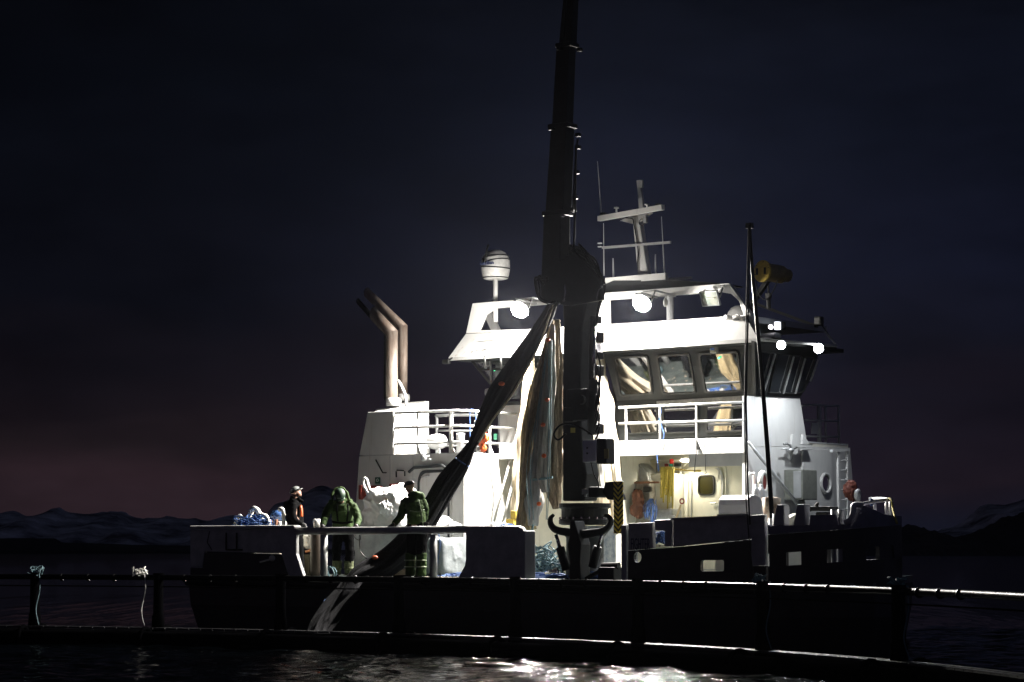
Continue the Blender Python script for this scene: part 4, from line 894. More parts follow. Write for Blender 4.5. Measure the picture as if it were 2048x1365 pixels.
mb = MB(); mb.bbox(cx(1171,984,.6),(.075,.02,.05),.006); mb.bbox(cx(1171,991,.6),(.02,.02,.03),.004); mb.build('type_plate', mat('plate_grey',(.35,.35,.35),.5), crane)
mb = MB(); mb.prism([cx(x,y,.6) for x,y in ((1210,965),(1226,963),(1238,990),(1241,1000),(1215,1000),(1205,985))],(0,.2,0)); mb.bbox(cx(1195,985,.6),(.12,.15,.1),.03); mb.build('slew_motor', BLACK, crane, bevel=.01)
mb = MB(); panel(mb, rect(1141,856,1150,866), V(.88), .01); mb.build('warning_sticker', mat('sticker_yellow',(.35,.30,.06),.5), crane)
# white machine block behind the pedestal
mb = MB(); c0 = cx(1180,1100,1.9); mb.bbox((c0.x,2.0,DZ+.5),(.40,.22,.52),.02); mb.build('crane_base_box', mat('worn_white', (.5,.5,.48), .6, col2=(.2,.23,.26), vscale=8, bump=.3), crane)
mb = MB(); mb.bbox((c0.x-.02,1.95,DZ+1.10),(.42,.25,.06),.02); mb.build('crane_base_top', WHITE, crane)

# ---- rope guide with two upturned horns on the deck edge
HV = .35
g0 = S(1165,1160,HV); guide = thing('rope_guide', 'black deck edge rope guide with two upturned horns and slanted rams', 'rope guide', (g0.x, HV, DZ))
taper_box([(1138,1182,1160),(1138,1180,1125),(1134,1182,1090),(1138,1178,1075),(1138,1169,1042)], .16, v=HV).build('guide_post', BLACK, guide, bevel=.02)
mb = MB(); h = [(1165,1068),(1135,1065),(1112,1060),(1102,1050),(1101,1038),(1107,1030)]
mb.tube(smooth_path([S(x,y,HV) for x,y in h],5), lerp_list([.09,.08,.07,.06,.05,.03],26), 10); mb.build('horn', BLACK, guide, smooth=True)
mb = MB(); h = [(1160,1070),(1188,1066),(1206,1062),(1217,1054),(1222,1043),(1217,1033),(1210,1031)]
mb.tube(smooth_path([S(x,y,HV) for x,y in h],5), lerp_list([.09,.08,.07,.06,.05,.04,.03],31), 10); mb.build('horn', BLACK, guide, smooth=True)
for a_, b_, c_ in (((1112,1070),(1120,1096),(1133,1140)),((1206,1066),(1196,1094),(1185,1135))):
    mb = MB(); mb.tube([S(*b_,HV), S(*c_,HV)], .085, 14); r_ = mb.build('ram', BLACK, guide, smooth=True); MB().tube([S(*a_,HV), S(*b_,HV)], .035, 10).build('ram_rod', STEEL, r_, smooth=True)
mb = MB(); c0 = S(1220,1150,.3); mb.bbox((c0.x,.3,DZ+.12),(.18,.14,.12),.02); mb.tube([S(1205,1133,.3),S(1238,1132,.3)], .065, 12); mb.tube([S(1210,1137,.3),S(1172,1158,.3)],.04,8)
o_ = mb.build('deck_roller', BLACK, boat=True, org=(c0.x,.3,DZ), smooth=False); tag(o_, 'small black roller fitting on the deck edge right of the rope guide', 'deck fitting')
mb = MB(); mb.tube([S(1092,1148,.5),S(1115,1140,.5)], .035, 8); mb.bbox(S(1108,1143,.5),(.1,.04,.03),.01)
o_ = mb.build('mooring_hook', STEEL, org=S(1100,1150,.5)); tag(o_, 'steel hook lying on deck left of the rope guide', 'hook')
# chevron guard plate
c0 = S(1237,1015,.45); hz_ = (S(1237,963,.45).z - S(1237,1068,.45).z)/2
mb = MB(); mb.bbox((c0.x,.45,c0.z),(.105,.012,hz_),.006); chev = mb.build('hazard_board', CHEV, org=(c0.x,.45,c0.z)); tag(chev, 'tall narrow board with black and yellow chevrons right of the crane', 'hazard board')
# ---- forward pole and its lines
pts = smooth_path([S(1548,1092,.6),S(1545,1050,.6),S(1535,900,.6),S(1521,720,.6),S(1508,580,.6),S(1502,500,.6),S(1499,450,.6)],5)
mb = MB(); mb.tube(pts, lerp_list([.046,.046,.042,.038,.034,.030,.028],len(pts)), 10)
pole = mb.build('whip_pole', RUBBER, org=pts[0], smooth=True); tag(pole, 'tall thin black pole leaning slightly above the forward bulwark', 'pole')
mb = MB(); mb.bbox(S(1499,452,.6),(.06,.05,.05),.01); mb.build('pole_tip', BLACK, pole)
mb = MB()
mb.tube([S(1497,452,.5),S(1493,600,.3),S(1489,800,0),S(1492,1000,-.15),S(1500,1100,-.15),S(1508,1160,-.3),S(1511,1290,-1.2)], .012, 6)
mb.tube([S(1500,452,.5),S(1497,600,.3),S(1492,800,.0),S(1496,980,-.15),S(1500,1050,-.15)], .016, 6)
o_ = mb.build('pole_line', BLACK, org=S(1497,452,.5)); tag(o_, 'thin dark lines hanging from the tip of the black pole', 'rope')
# ---- forward crane with yellow winch
fc = thing('forward_crane', 'dark foredeck crane arm behind the wheelhouse with a yellow winch at its tip', 'crane', (0.3, 8.8, WZ))
V9 = 8.8
mb = MB(); p_ = S(1700,650,V9); mb.tube([(.3,V9,WZ),(.3,V9,5.6)], .2, 14); mb.build('pedestal', BLACK, fc, smooth=True)
mb = MB(); mb.bar((.3,V9,5.5), S(1500,606,7.6), .14, .16); mb.bar(S(1500,604,7.6), S(1636,654,8.2), .05, .06); mb.bar(S(1503,608,7.6), S(1548,545,7.4), .09, .1); mb.build('crane_arm', BLACK, fc)
c0 = S(1525,543,7.2); ax = Vector((.22,.97,-.05)).normalized()
mb = MB(); mb.lathe(c0+ax*.03, ax, [(.22,0),(.22,.04),(.19,.05),(.19,.55),(.14,.60),(.14,.75)], 24); wn = mb.build('yellow_winch', mat('winch_ochre',(.22,.16,.05),.5,var=.4,vscale=8), fc, smooth=False)
mb = MB(); mb.lathe(c0-ax*.02, ax, [(.235,0),(.235,.045)], 26); dk = mb.build('winch_disc', YELP, wn)
x_ = ax.cross(Vector((0,0,1))); mb = MB()
for s in (-.13,.10): q_ = c0 - ax*.03 + x_*s; mb.cbox(q_, (.02,.02,.07))
for i in range(6): a_ = i*PI/3+.3; mb.ball(c0-ax*.025+x_*.2*math.cos(a_)+Vector((0,0,.2*math.sin(a_))), .012, 6, 4)
mb.build('winch_slot', BLACK, dk)
mb = MB(); mb.tube([S(1537,572,7.2),S(1537,586,7.2)], .02, 6); mb.bbox(S(1537,592,7.2),(.06,.05,.06),.02); mb.tube([S(1537,597,7.2),S(1538,618,7.2)], .05, 8); mb.build('hanging_hook', BLACK, fc)
mb = MB(); mb.tube(smooth_path([S(1512,560,7.1),S(1516,585,7.1),S(1530,600,7.1),S(1545,585,7.1),S(1556,560,7.1)],5), .012, 6); mb.build('winch_cable', BLACK, fc)

# ================================================================== NETS
def folded(pts, rad, name, m, parent=None, label=None, cat=None, nf=7, amp=.22, seg=44, k=8, seed=0, group=None, flat=1.0):
    P = smooth_path(pts, k); R = lerp_list(rad, len(P)); rnd = random.Random(seed); ph = [rnd.uniform(0,6.3) for _ in range(6)]
    def fold(s, a):
        return 1 + amp*math.sin(nf*a + ph[0] + 2.2*math.sin(5*s+ph[1])) + amp*.6*math.sin((nf+5)*a + ph[2] + 3*s) + .10*math.sin(9*s*PI+ph[3]+2*a) + .12*noise.noise(Vector((math.cos(a)*2+seed, math.sin(a)*2, s*14)))
    mb = MB(); mb.tube(P, R, seg, fold=fold)
    if flat != 1.0:
        for v_ in mb.v: pass
    o_ = mb.build(name, m, parent, org=P[0] if parent is None else None, smooth=True)
    if label: tag(o_, label, cat, group)
    return o_
# diagonal bundle: from the crane joint, over the deck, under the rail and down into the sea
dp = [S(1108,606,1.0),S(1085,650,1.3),S(1040,722,1.5),S(1000,790,1.6),S(968,845,1.7),S(945,890,1.7),S(925,925,1.6),S(895,968,1.45),S(858,1028,1.2),S(815,1088,.9),S(762,1135,.55),S(715,1161,.02),S(688,1195,-.35),S(660,1230,-.75),S(638,1265,-1.15),S(626,1302,-1.5)]
dr_ = [.07,.13,.18,.19,.15,.10,.15,.20,.23,.25,.24,.22,.21,.21,.22,.24]
dn = folded(dp, dr_, 'net_bundle', NETD, None, 'long dark twisted net bundle running diagonally from the crane into the sea', 'net', nf=8, amp=.14, seg=56, seed=2)
mb = MB(); mb.tube(smooth_path([S(1105,612,.85),S(1078,690,1.2),S(1030,780,1.4),S(985,840,1.5),S(957,885,1.5)],6), [.02]*25, 8); mb.build('lit_edge_cord', NETW, dn, smooth=True)  # pale cord puts the bundle's cream lit edge into the shape
for x, y, v_ in ((750,1116,.35),(1003,768,1.36)):
    c0 = S(x,y,v_); MB().ball(c0,.055,10,7,sc=(1.3,1,.8)).build('orange_float', ORANGE, dn, smooth=True)
mb = MB(); mb.torus(S(925,925,1.6), (S(945,890,1.7)-S(895,968,1.45)), .16, .016, 20, 6); mb.torus(S(668,1214,-.38), (1,0,1.2), .22, .02, 20, 6); mb.build('lashing', BLUER, dn)
# hanging bundle left of the crane column
hb = thing('hanging_net', 'tall bundle of grey tarpaulin and brown net hanging beside the crane column', 'net', S(1105,620,1.7))
folded([S(1104,640,1.7),S(1078,760,1.7),S(1058,880,1.7),S(1048,980,1.7),S(1040,1065,1.7)], [.04,.07,.07,.06,.08], 'net_strand', NETB, hb, nf=5, seed=5)
folded([S(1102,650,1.9),S(1092,760,1.9),S(1083,860,1.9),S(1073,930,1.9),S(1068,1000,1.8),S(1066,1052,1.8)], [.05,.12,.13,.12,.17,.08], 'tarpaulin_fold', NETG, hb, nf=4, seed=6, amp=.16)
folded([S(1106,650,1.6),S(1100,760,1.6),S(1092,860,1.6),S(1086,950,1.6),S(1090,985,1.6)], [.04,.09,.11,.10,.05], 'tarpaulin_fold', mat('grey_tarpaulin_light', (.38,.36,.32), .7, col2=(.22,.21,.18), vscale=6, bump=.5, stretch=(2,2,.4)), hb, nf=4, seed=8, amp=.2)
folded([S(1113,640,1.9),S(1112,760,1.9),S(1108,880,1.9),S(1106,960,1.9),S(1112,1018,1.9)], [.05,.13,.16,.18,.06], 'net_strand', NETB, hb, nf=7, seed=9, amp=.2)
folded([S(1096,690,2.3),S(1070,800,2.3),S(1060,900,2.3),S(1055,1000,2.3),S(1062,1060,2.3)], [.06,.14,.15,.15,.1], 'net_strand', mat('tan_net',(.42,.33,.18),.85,col2=(.18,.14,.08),vscale=14,bump=.8,bscale=90,stretch=(2,2,.3)), hb, nf=6, seed=12, amp=.22)
folded([S(1062,700,4.9),S(1058,800,4.9),S(1050,900,4.9),S(1042,1000,4.8),S(1040,1070,4.8)], [.05,.14,.18,.17,.14], 'net_strand', NETW, hb, nf=6, seed=25, amp=.2)
mb = MB(); rnd = random.Random(4)
for k in range(5):
    x0_ = 1050+rnd.uniform(0,60); mb.tube(smooth_path([S(1100+rnd.uniform(-6,6),680,1.5),S((1100+x0_)/2+rnd.uniform(-4,4),800,1.45),S(x0_,930,1.45),S(x0_+rnd.uniform(-8,8),1040,1.45)],6), .008, 5)
mb.build('net_cord', TEALR, hb)
for x, y in ((1096,680),(1088,912),(1078,1008),(1094,800),(1086,850)):
    MB().ball(S(x,y,1.42),.045,10,7,sc=(1.2,.8,1)).build('orange_float', ORANGE, hb, smooth=True)
mb = MB(); mb.tube(smooth_path([S(1066,1050,1.6),S(1062,1080,1.5),S(1064,1110,1.3),S(1060,1140,1.1)],5), .02, 6); mb.tube(smooth_path([S(1066,960,1.55),S(1085,958,1.5),S(1105,955,1.5)],5), .025, 6); mb.build('tail_rope', TEALR, hb)
# bright sheet right of the crane, lit by the floodlights
bs = thing('pale_net_sheet', 'bright pale net sheet hanging in the light right of the crane column', 'net', S(1195,655,5.2))
folded([S(1182,652,5.30),S(1192,740,5.45),S(1204,840,5.15),S(1212,950,5.02),S(1214,1070,5.02)], [.10,.20,.24,.26,.20], 'net_fold', NETW, bs, nf=5, seed=15, amp=.16)
folded([S(1188,670,5.2),S(1203,770,5.3),S(1222,870,5.02),S(1232,960,4.98),S(1230,1060,4.98)], [.05,.11,.12,.09,.08], 'net_fold', mat('cream_cloth',(.68,.64,.54),.75,col2=(.5,.42,.3),vscale=7,bump=.4,stretch=(2,2,.3)), bs, nf=4, seed=17, amp=.14)
folded([S(1188,662,4.8),S(1192,690,4.8),S(1194,720,4.8)], [.05,.11,.05], 'dark_fold', NETD, bs, nf=5, seed=18, amp=.14)
folded([S(1192,760,4.8),S(1197,850,4.7),S(1199,930,4.7),S(1205,990,4.7)], [.03,.08,.09,.05], 'tarpaulin_fold', NETG, bs, nf=4, seed=19, amp=.15)

# ================================================================== BAGS AND DECK GEAR
def lumpy(c, h, name, m, seed, amp=.05, fq=3.0, power=4.0, n_=44, parent=None, crease=.0, flat_bottom=True, smooth=True):
    c = Vector(c); vs = []; fs = []
    for j in range(n_+1):
        t_ = PI*j/n_
        for i in range(2*n_):
            a_ = PI*i/n_; d = Vector((math.sin(t_)*math.cos(a_), math.sin(t_)*math.sin(a_), math.cos(t_)))
            q = (abs(d.x)**power + abs(d.y)**power + abs(d.z)**power)**(-1/power); p = Vector((d.x*q*h[0], d.y*q*h[1], d.z*q*h[2]))
            nn = noise.fractal(p*fq + Vector((seed,seed*2,0)), .9, 2.1, 4)
            w1 = p + Vector((nn, noise.noise(p*2+Vector((seed,4,4))), nn))*.25
            rg = (1-abs(noise.noise(Vector((w1.x*fq*1.1, w1.y*fq*.9, w1.z*fq*.8))+ Vector((seed*3,1,2)))*1.3))**2 - .4 + .5*((1-abs(noise.noise(Vector((w1.z*fq*2.2, w1.x*fq*2.6, w1.y*fq))+ Vector((seed,7,2)))*1.3))**2-.4)
            p = p + d*(nn*amp + rg*crease)
            if flat_bottom and p.z < -h[2]: p.z = -h[2]
            vs.append(c + p)
    w_ = 2*n_
    for j in range(n_):
        for i in range(w_): i2 = (i+1) % w_; fs.append((j*w_+i, (j+1)*w_+i, (j+1)*w_+i2, j*w_+i2))
    return MB().add(vs, fs).build(name, m, parent, org=c-Vector((0,0,h[2])) if parent is None else None, smooth=smooth)
def P_(x, y, v): return S(x, y, v)
pal = MB(); pc = P_(790,1140,2.9)
for i in range(7): pal.box((pc.x-.78+i*.24, 2.35, DZ+.11),(pc.x-.66+i*.24, 3.45, DZ+.135))
for y_ in (2.4,2.9,3.4): pal.box((pc.x-.78, y_-.05, DZ+.002),(pc.x+.80, y_+.05, DZ+.108))
o_ = pal.build('pallet', mat('weathered_wood',(.25,.2,.14),.8,var=.4,vscale=8,bump=.3), org=(pc.x,2.9,DZ)); tag(o_, 'low wooden pallet under the big pale bulk bag', 'pallet')
b1 = lumpy((P_(788,1100,2.9).x, 2.9, DZ+.14+.42), (.78,.50,.42), 'bulk_bag', BAGG, 3, .04, 2.2, 8, crease=.03); tag(b1, 'big pale bulk bag standing behind the leaning men', 'bag')
b2_ = lumpy((P_(893,1095,2.9).x, 2.75, DZ+.40), (.38,.42,.40), 'bulk_bag', mat('grey_bag_shade',(.20,.22,.23),.7,var=.25,vscale=4,bump=.35,bscale=24), 9, .03, 2.4, 9, crease=.03); tag(b2_, 'square grey bulk bag between the rail post and bulwark', 'bag')  # darker copy of the bag grey, its shade put into the colour
mb = MB(); c0 = P_(893,1095,2.33); mb.tube(smooth_path([P_(876,1062,2.3),P_(880,1090,2.3),P_(876,1120,2.3),P_(873,1145,2.3)],5), .008, 6); mb.build('bag_seam', BLUER, b2_)
c1 = P_(782,1020,2.8); cr = lumpy((c1.x, 2.85, P_(782,1016,2.8).z), (.58,.42,.46), 'crumpled_sack', BAGW, 21, .16, 1.7, 2.8, n_=80, crease=.10, smooth=True); tag(cr, 'crumpled white sack in the light on top of the big bag', 'sack')
sub = lumpy((P_(772,1015,2.40).x, 2.40, P_(772,1015,2.40).z), (.16,.10,.13), 'gathered_mouth', BAGW, 33, .05, 6, 2.2, n_=30, parent=cr, crease=.08, flat_bottom=False)
mb = MB(); mb.tube(smooth_path([P_(738,1005,2.6),P_(734,985,2.6),P_(727,970,2.6),P_(728,958,2.6),P_(733,959,2.6),P_(737,972,2.6),P_(743,990,2.6)],5), .028, 8); mb.build('lifting_loop', BAGW, cr, smooth=True)
sh = lumpy((P_(880,1050,3.0).x, 3.0, P_(880,1055,3.0).z), (.42,.3,.14), 'folded_sheet', BAGW, 40, .10, 3, 2.2, n_=44, crease=.12); tag(sh, 'white folded sheet on top of the square grey bag', 'sheet')
mb = MB(); mb.tube(smooth_path([S(706,1070,.0),S(712,1078,-.03),S(720,1080,-.03),S(722,1070,.0)],5), .008, 6); mb.tube(smooth_path([S(719,1070,-.02),S(719,1092,.0),S(722,1105,.0),S(732,1116,.0)],5), .009, 6); mb.bbox(S(733,1117,0),(.02,.01,.012),.003)
o_ = mb.build('rope_tail', BLACK, org=S(719,1070,0)); tag(o_, 'thin dark cord hanging from the top rail between two men', 'cord')
# rope piles
def rope_pile(name, label, c, h, m, seed, turns=26, r=.016, ms=None, group=None):
    rnd = random.Random(seed); mb = MB(); c = Vector(c)
    for k in range(turns):
        a0 = rnd.uniform(0,6.3); pts = []; rr = rnd.uniform(.5,1); zz = rnd.uniform(0,1)**1.6; ex = rnd.uniform(.3,1)
        off = Vector((rnd.uniform(-.35,.35)*h[0], rnd.uniform(-.35,.35)*h[1], 0))
        for i in range(7):
            a_ = a0 + i*rnd.uniform(.5,1.1); pts.append(c + off + Vector((math.cos(a_)*h[0]*rr*.7, math.sin(a_)*h[1]*rr*ex, max(.02, h[2]*zz*(1-.5*rr) + rnd.uniform(-.2,.35)*h[2]))))
        mb.tube(smooth_path(pts,4), r, 5)
    o_ = mb.build(name, m, org=c); tag(o_, label, 'rope', group); return o_
g_ = 'rope piles on the deck'
p_ = S(1083,1120,1.5); rope_pile('rope_pile', 'teal rope heap at the foot of the hanging net', (p_.x,1.6,DZ), (.55,.45,.75), TEALR, 3, 46, .014, group=g_)
p_ = S(1085,1140,.8); rope_pile('rope_pile', 'flat blue rope coil on deck in the opening left of the crane', (p_.x,.8,DZ), (.75,.4,.14), BLUER, 5, 30, .014, group=g_)
p_ = S(1200,1145,.8); rope_pile('rope_pile', 'blue rope heap on deck right of the crane pedestal', (p_.x,1.0,DZ), (.4,.35,.2), BLUER, 6, 20, .014, group=g_)
p_ = S(910,1140,1.4); rope_pile('rope_pile', 'blue rope scraps on deck below the square grey bag', (p_.x,1.4,DZ), (.4,.5,.1), BLUER, 8, 20, .012, group=g_)
p_ = S(1020,1050,2.5); rope_pile('rope_pile', 'blue rope on the white box behind the amidships bulwark', (p_.x,2.5,p_.z-.1), (.25,.25,.14), BLUER, 9, 18, .012, group=g_)
p_ = S(494,1056,.5); rope_pile('rope_pile', 'blue rope tangle on the stern bulwark beside white hoses', (p_.x,.6,p_.z-.05), (.62,.3,.34), BLUER, 10, 44, .013, group=g_)
p_ = S(661,1148,.4); mb = MB(); mb.torus((p_.x,.4,p_.z+.02),(.3,1,.3),.13,.014,22,6); mb.torus((p_.x+.03,.42,p_.z+.03),(0,1,.2),.11,.012,22,6); o_ = mb.build('rope_coil', TEALR, org=(p_.x,.4,DZ), smooth=True); tag(o_, 'pale blue rope coil on deck left of the bowing man', 'rope')
# deck litter: shell and debris
rnd = random.Random(9); mb = MB()
for i in range(420):
    x = rnd.uniform(-4.6,2.2) if i % 3 else rnd.uniform(-2.6,-.6); y = rnd.uniform(.1,1.5); s_ = rnd.uniform(.008,.028); mb.ball((x,y,DZ+s_*.4), s_, 5, 3, sc=(rnd.uniform(.6,2),rnd.uniform(.6,1.6),.6))
o_ = mb.build('deck_debris', mat('shell_debris',(.35,.30,.24),.7,var=.5,vscale=30), org=(0,0,DZ)); tag(o_, 'small shells and debris scattered along the deck edge', 'debris', kind='stuff')
mb = MB(); a_ = S(985,1052,2.4); b_ = S(1040,1052,2.4); mb.bbox(((a_.x+b_.x)/2-.2,2.6,DZ+.5),(.42,.3,.5),.05); mb.ball((a_.x-.05,2.5,DZ+1.02),.09,10,6); mb.ball((a_.x+.2,2.5,DZ+1.02),.09,10,6)
o_ = mb.build('storage_box', WHITE, org=((a_.x+b_.x)/2,2.6,DZ)); tag(o_, 'white storage box just behind the amidships bulwark', 'box')
for k, (x, y, s_, lb) in enumerate(((1025,1050,.10,'yellow mooring block standing nearest the white storage box'),(1030,1030,.07,'small yellow block on top of another yellow block'))):
    c0 = S(x,y,3.2); mb = MB(); mb.bbox((c0.x,3.2,c0.z),(s_,s_,s_*1.2),.02); o_ = mb.build('yellow_block', YELP, org=c0); tag(o_, lb, 'block')
# stern gear
st = thing('washing_unit', 'cream deck machine with blue cover on top at the stern', 'machine', S(548,1070,1.2))
c0 = S(546,1050,1.2); mb = MB(); mb.bbox((c0.x,1.3,DZ+.62),(.38,.3,.52),.04); mb.build('machine_body', CREAM, st)
c0 = S(552,1033,1.2); lumpy((c0.x,1.3,c0.z-.01),(.20,.2,.09),'blue_cover',mat('blue_plastic_sheet',(.03,.07,.18),.3),5,.03,5,2.5,n_=26,parent=st,crease=.05)
c0 = S(544,1046,1.0); mb = MB(); mb.lathe((c0.x-.02,.98,c0.z),(0,-1,0),[(.07,0),(.07,.03),(.04,.05)],12); mb.bbox((c0.x+.12,.98,c0.z),(.05,.03,.07),.02); mb.build('pump_head', RUST, st)
c0 = S(523,1049,1.0); mb = MB(); mb.bbox(c0,(.07,.04,.10),.01); mb.build('label_plate', WHITE, st); 
def hose(pts, r, label):
    P = smooth_path(pts,6); mb = MB(); mb.tube(P, r, 12); o_ = mb.build('white_hose', WHITER, org=P[0], smooth=True); tag(o_, label, 'hose', 'white hoses standing at the stern')
hose([S(501,1057,.9),S(500,1040,.9),S(502,1024,.9),S(508,1018,.9),S(515,1021,.9),S(522,1033,.9),S(528,1042,.9)], .055, 'tallest white hose arch behind the stern bulwark')
hose([S(506,1045,.7),S(515,1035,.7),S(525,1031,.7),S(533,1035,.7),S(537,1045,.7),S(537,1060,.7)], .05, 'wide low white hose arch in front of the tall one')
hose([S(470,1050,.8),S(475,1037,.8),S(480,1032,.8),S(485,1038,.8),S(486,1050,.8)], .04, 'smallest white hose arch standing in the blue rope')
hose([S(567,1058,.8),S(567,1030,.8),S(566,1022,.8),S(563,1019,.8),S(558,1020,.8)], .045, 'upright white pipe with bent tip behind the man in black')
for x, w_, lb in ((431,.055,'shallow white dish on the far end of the stern bulwark'),(448,.045,'small grey cup beside the blue rope tangle')):
    c0 = S(x,1058,.08); mb = MB(); mb.lathe((c0.x,.08,c0.z+.0),(0,0,1),[(w_*.8,0),(w_,.05),(w_*.9,.05),(w_*.7,.02)],16); o_ = mb.build('dish', WHITER, org=c0, smooth=True); tag(o_, lb, 'dish')
c0 = S(513,1056,.1); mb = MB(); mb.ball((c0.x,.08,c0.z+.02),.14,12,8,sc=(1.3,.6,.2)); mb.build('cloth', WHITER, org=c0, smooth=True); tag(bpy.data.objects['cloth'], 'pale folded cloth lying on the stern bulwark under the hoses', 'cloth')
c0 = S(636,1048,1.5); mb = MB(); mb.lathe((c0.x,1.5,c0.z-.11),(0,0,1),[(.085,0),(.115,.2),(.12,.21),(.10,.2),(.08,.05)],18); bk = mb.build('bucket', mat('bucket_grey',(.6,.6,.58),.4), org=(c0.x,1.5,c0.z-.11), smooth=True); tag(bk, 'white bucket on a barrel between the two men at left', 'bucket')
c1 = (c0.x,1.5); z_ = c0.z-.115; mb = MB(); mb.lathe((c1[0],1.5,DZ),(0,0,1),[(.14,0),(.16,.1),(.16,z_-DZ-.05),(.14,z_-DZ)],20); o_ = mb.build('barrel', mat('dark_barrel',(.035,.022,.012),.6,var=.3), org=(c1[0],1.5,DZ), smooth=True); tag(o_, 'dark barrel seen through the rail under the white bucket', 'barrel')
c0 = S(616,1100,1.9); mb = MB(); mb.bbox((c0.x,1.95,DZ+.22),(.10,.12,.22),.02); o_ = mb.build('crate', mat('olive_crate',(.10,.09,.05),.6,var=.3), org=(c0.x,1.95,DZ)); tag(o_, 'olive crate seen through the rail beside the left man', 'crate')
c0 = S(623,1083,1.8); o_ = lumpy((c0.x,1.8,c0.z),(.17,.12,.16),'white_can',WHITER,44,.03,5,3,n_=24,crease=.05); tag(o_, 'white plastic can seen through the rail beside the left man', 'can')
mb = MB(); mb.tube([S(612,1104,1.5),S(640,1096,1.5),S(652,1090,1.5)], .03, 6); o_ = mb.build('orange_hose', mat('orange_rubber',(.5,.18,.05),.6), org=S(612,1104,1.5)); tag(o_, 'short orange hose under the rail next to the left man', 'hose')
mb = MB(); c0 = S(545,1117,-.12); mb.ball((c0.x,-.13,c0.z),.075,12,8,sc=(1,.7,.8)); mb.tube(smooth_path([S(543,1119,-.15),S(530,1122,-.15),S(520,1125,-.15)],4),.02,6); o_ = mb.build('small_buoy', CREAM, org=c0, smooth=True); tag(o_, 'small cream buoy hanging on the black stern side', 'buoy')
# blue rope hung in the bulwark gap
p_ = S(1320,1076,.12); rnd = random.Random(2); mb = MB()
for k in range(16): a_ = rnd.uniform(0,6); mb.tube(smooth_path([p_+Vector((rnd.uniform(-.11,.11),rnd.uniform(-.04,.06),rnd.uniform(-.10,.12))) for _ in range(5)],4), .013, 5)
mb.tube(smooth_path([S(1312,1000,.5),S(1311,1030,.3),S(1310,1058,.2),S(1314,1070,.12)],4),.012,5)
o_ = mb.build('rope_knot', BLUER, org=p_); tag(o_, 'blue rope knot tied in the gap of the forward bulwark', 'rope')
# yellow rope hank and other hanging ropes
rnd = random.Random(12); mb = MB()
for k in range(13):
    x = 1322+k*1.9; yb = 985+rnd.uniform(-12,26); v_ = 5.9+rnd.uniform(-.05,.05)
    mb.tube(smooth_path([S(x,960,v_),S(x-.5,938,v_),S(x+1.5,935,v_-.04),S(x+3,940,v_-.08),S(x+2.5,962,v_-.08),S(x+rnd.uniform(0,3),yb,v_-.06),S(x+rnd.uniform(-1,1),yb+2,v_),S(x,960,v_)],4), .013, 6)
o_ = mb.build('yellow_rope_hank', YELR, org=S(1335,935,5.9), smooth=True); tag(o_, 'yellow rope hank hanging under the walkway beside the winch', 'rope')
rnd = random.Random(13); mb = MB()
for k in range(7): x = 1291+k*3; mb.tube(smooth_path([S(x,1030+rnd.uniform(0,30),5.5),S(x-rnd.uniform(1,4),1012,5.5),S(1302+rnd.uniform(-3,3),998,5.5),S(x+rnd.uniform(2,6),1015,5.45),S(x+rnd.uniform(-2,5),1030+rnd.uniform(0,22),5.45)],4), .010, 5)
o_ = mb.build('blue_rope_hank', BLUER, org=S(1302,1000,5.5)); tag(o_, 'blue rope hank hanging in front of the winch', 'rope')
o_ = lumpy(S(1276,1008,5.6),(.12,.08,.28),'oilskin',mat('orange_oilskin',(.16,.055,.025),.6,var=.4),51,.04,5,2.5,n_=30,crease=.08,flat_bottom=False); tag(o_, 'orange brown oilskin hanging on the winch housing', 'oilskin')
mb = MB(); mb.tube([S(1352,1037,5.6),S(1362,1010,5.6)], .022, 8); sv = mb.build('shovel', mat('pale_wood',(.5,.38,.22),.6), org=S(1352,1037,5.6)); tag(sv, 'shovel with red handle leaning under the walkway', 'shovel')
mb = MB(); mb.torus(S(1364,1003,5.6),(0,1,0),.05,.016,16,6); mb.build('shovel_grip', REDP, sv); mb = MB(); mb.prism([S(x,y,5.6) for x,y in ((1328,1040),(1345,1030),(1356,1036),(1345,1050))],(0,.02,0)); mb.build('shovel_blade', GALV, sv)
# cords hanging from the walkway
def cord(label, pts, m=BLUER, r=.010):
    P = smooth_path(pts,5); mb = MB(); mb.tube(P, r, 5); o_ = mb.build('rope_tail', m, org=P[0]); tag(o_, label, 'cord', 'cords hanging about the walkways')
cord('blue cord tied at the second walkway post and hanging to the yellow hank', [S(1310,880,5.15),S(1312,890,5.1),S(1314,910,5.1),S(1316,930,5.1),S(1317,942,5.2)])
cord('black cord hanging from the third walkway post', [S(1394,880,5.15),S(1393,900,5.12),S(1391,920,5.1),S(1389,945,5.2)], BLACK)
cord('thin dark cord with hook beside the third walkway post', [S(1408,878,5.15),S(1410,900,5.1),S(1411,925,5.1),S(1411,940,5.1),S(1413,946,5.1),S(1408,949,5.1)], BLACK, .008)
cord('blue rope wrapped round the second walkway post', [S(1320,812,5.15),S(1322,825,5.17),S(1319,840,5.17),S(1324,856,5.17),S(1328,870,5.17),S(1324,890,5.17)], BLUER, .014)
cord('blue cord hanging from the casing railing in an arch', [S(940,902,3.98),S(940,850,3.98),S(940,822,3.98),S(946,820,3.98),S(951,828,3.98),S(952,860,3.98)], BLUER, .012)
cord('dark cord hanging down the bright deckhouse wall', [hit(977,890,U(u1+.05)),hit(979,930,U(u1+.05)),hit(985,975,U(u1+.05)),hit(988,1000,U(u1+.05)),hit(985,1022,U(u1+.05))], BLACK, .009)
cord('blue cord end on the bright wall behind the net bundle', [hit(944,930,U(u1+.05)),hit(943,950,U(u1+.05)),hit(946,965,U(u1+.05)),hit(945,978,U(u1+.05))], BLUER, .01)
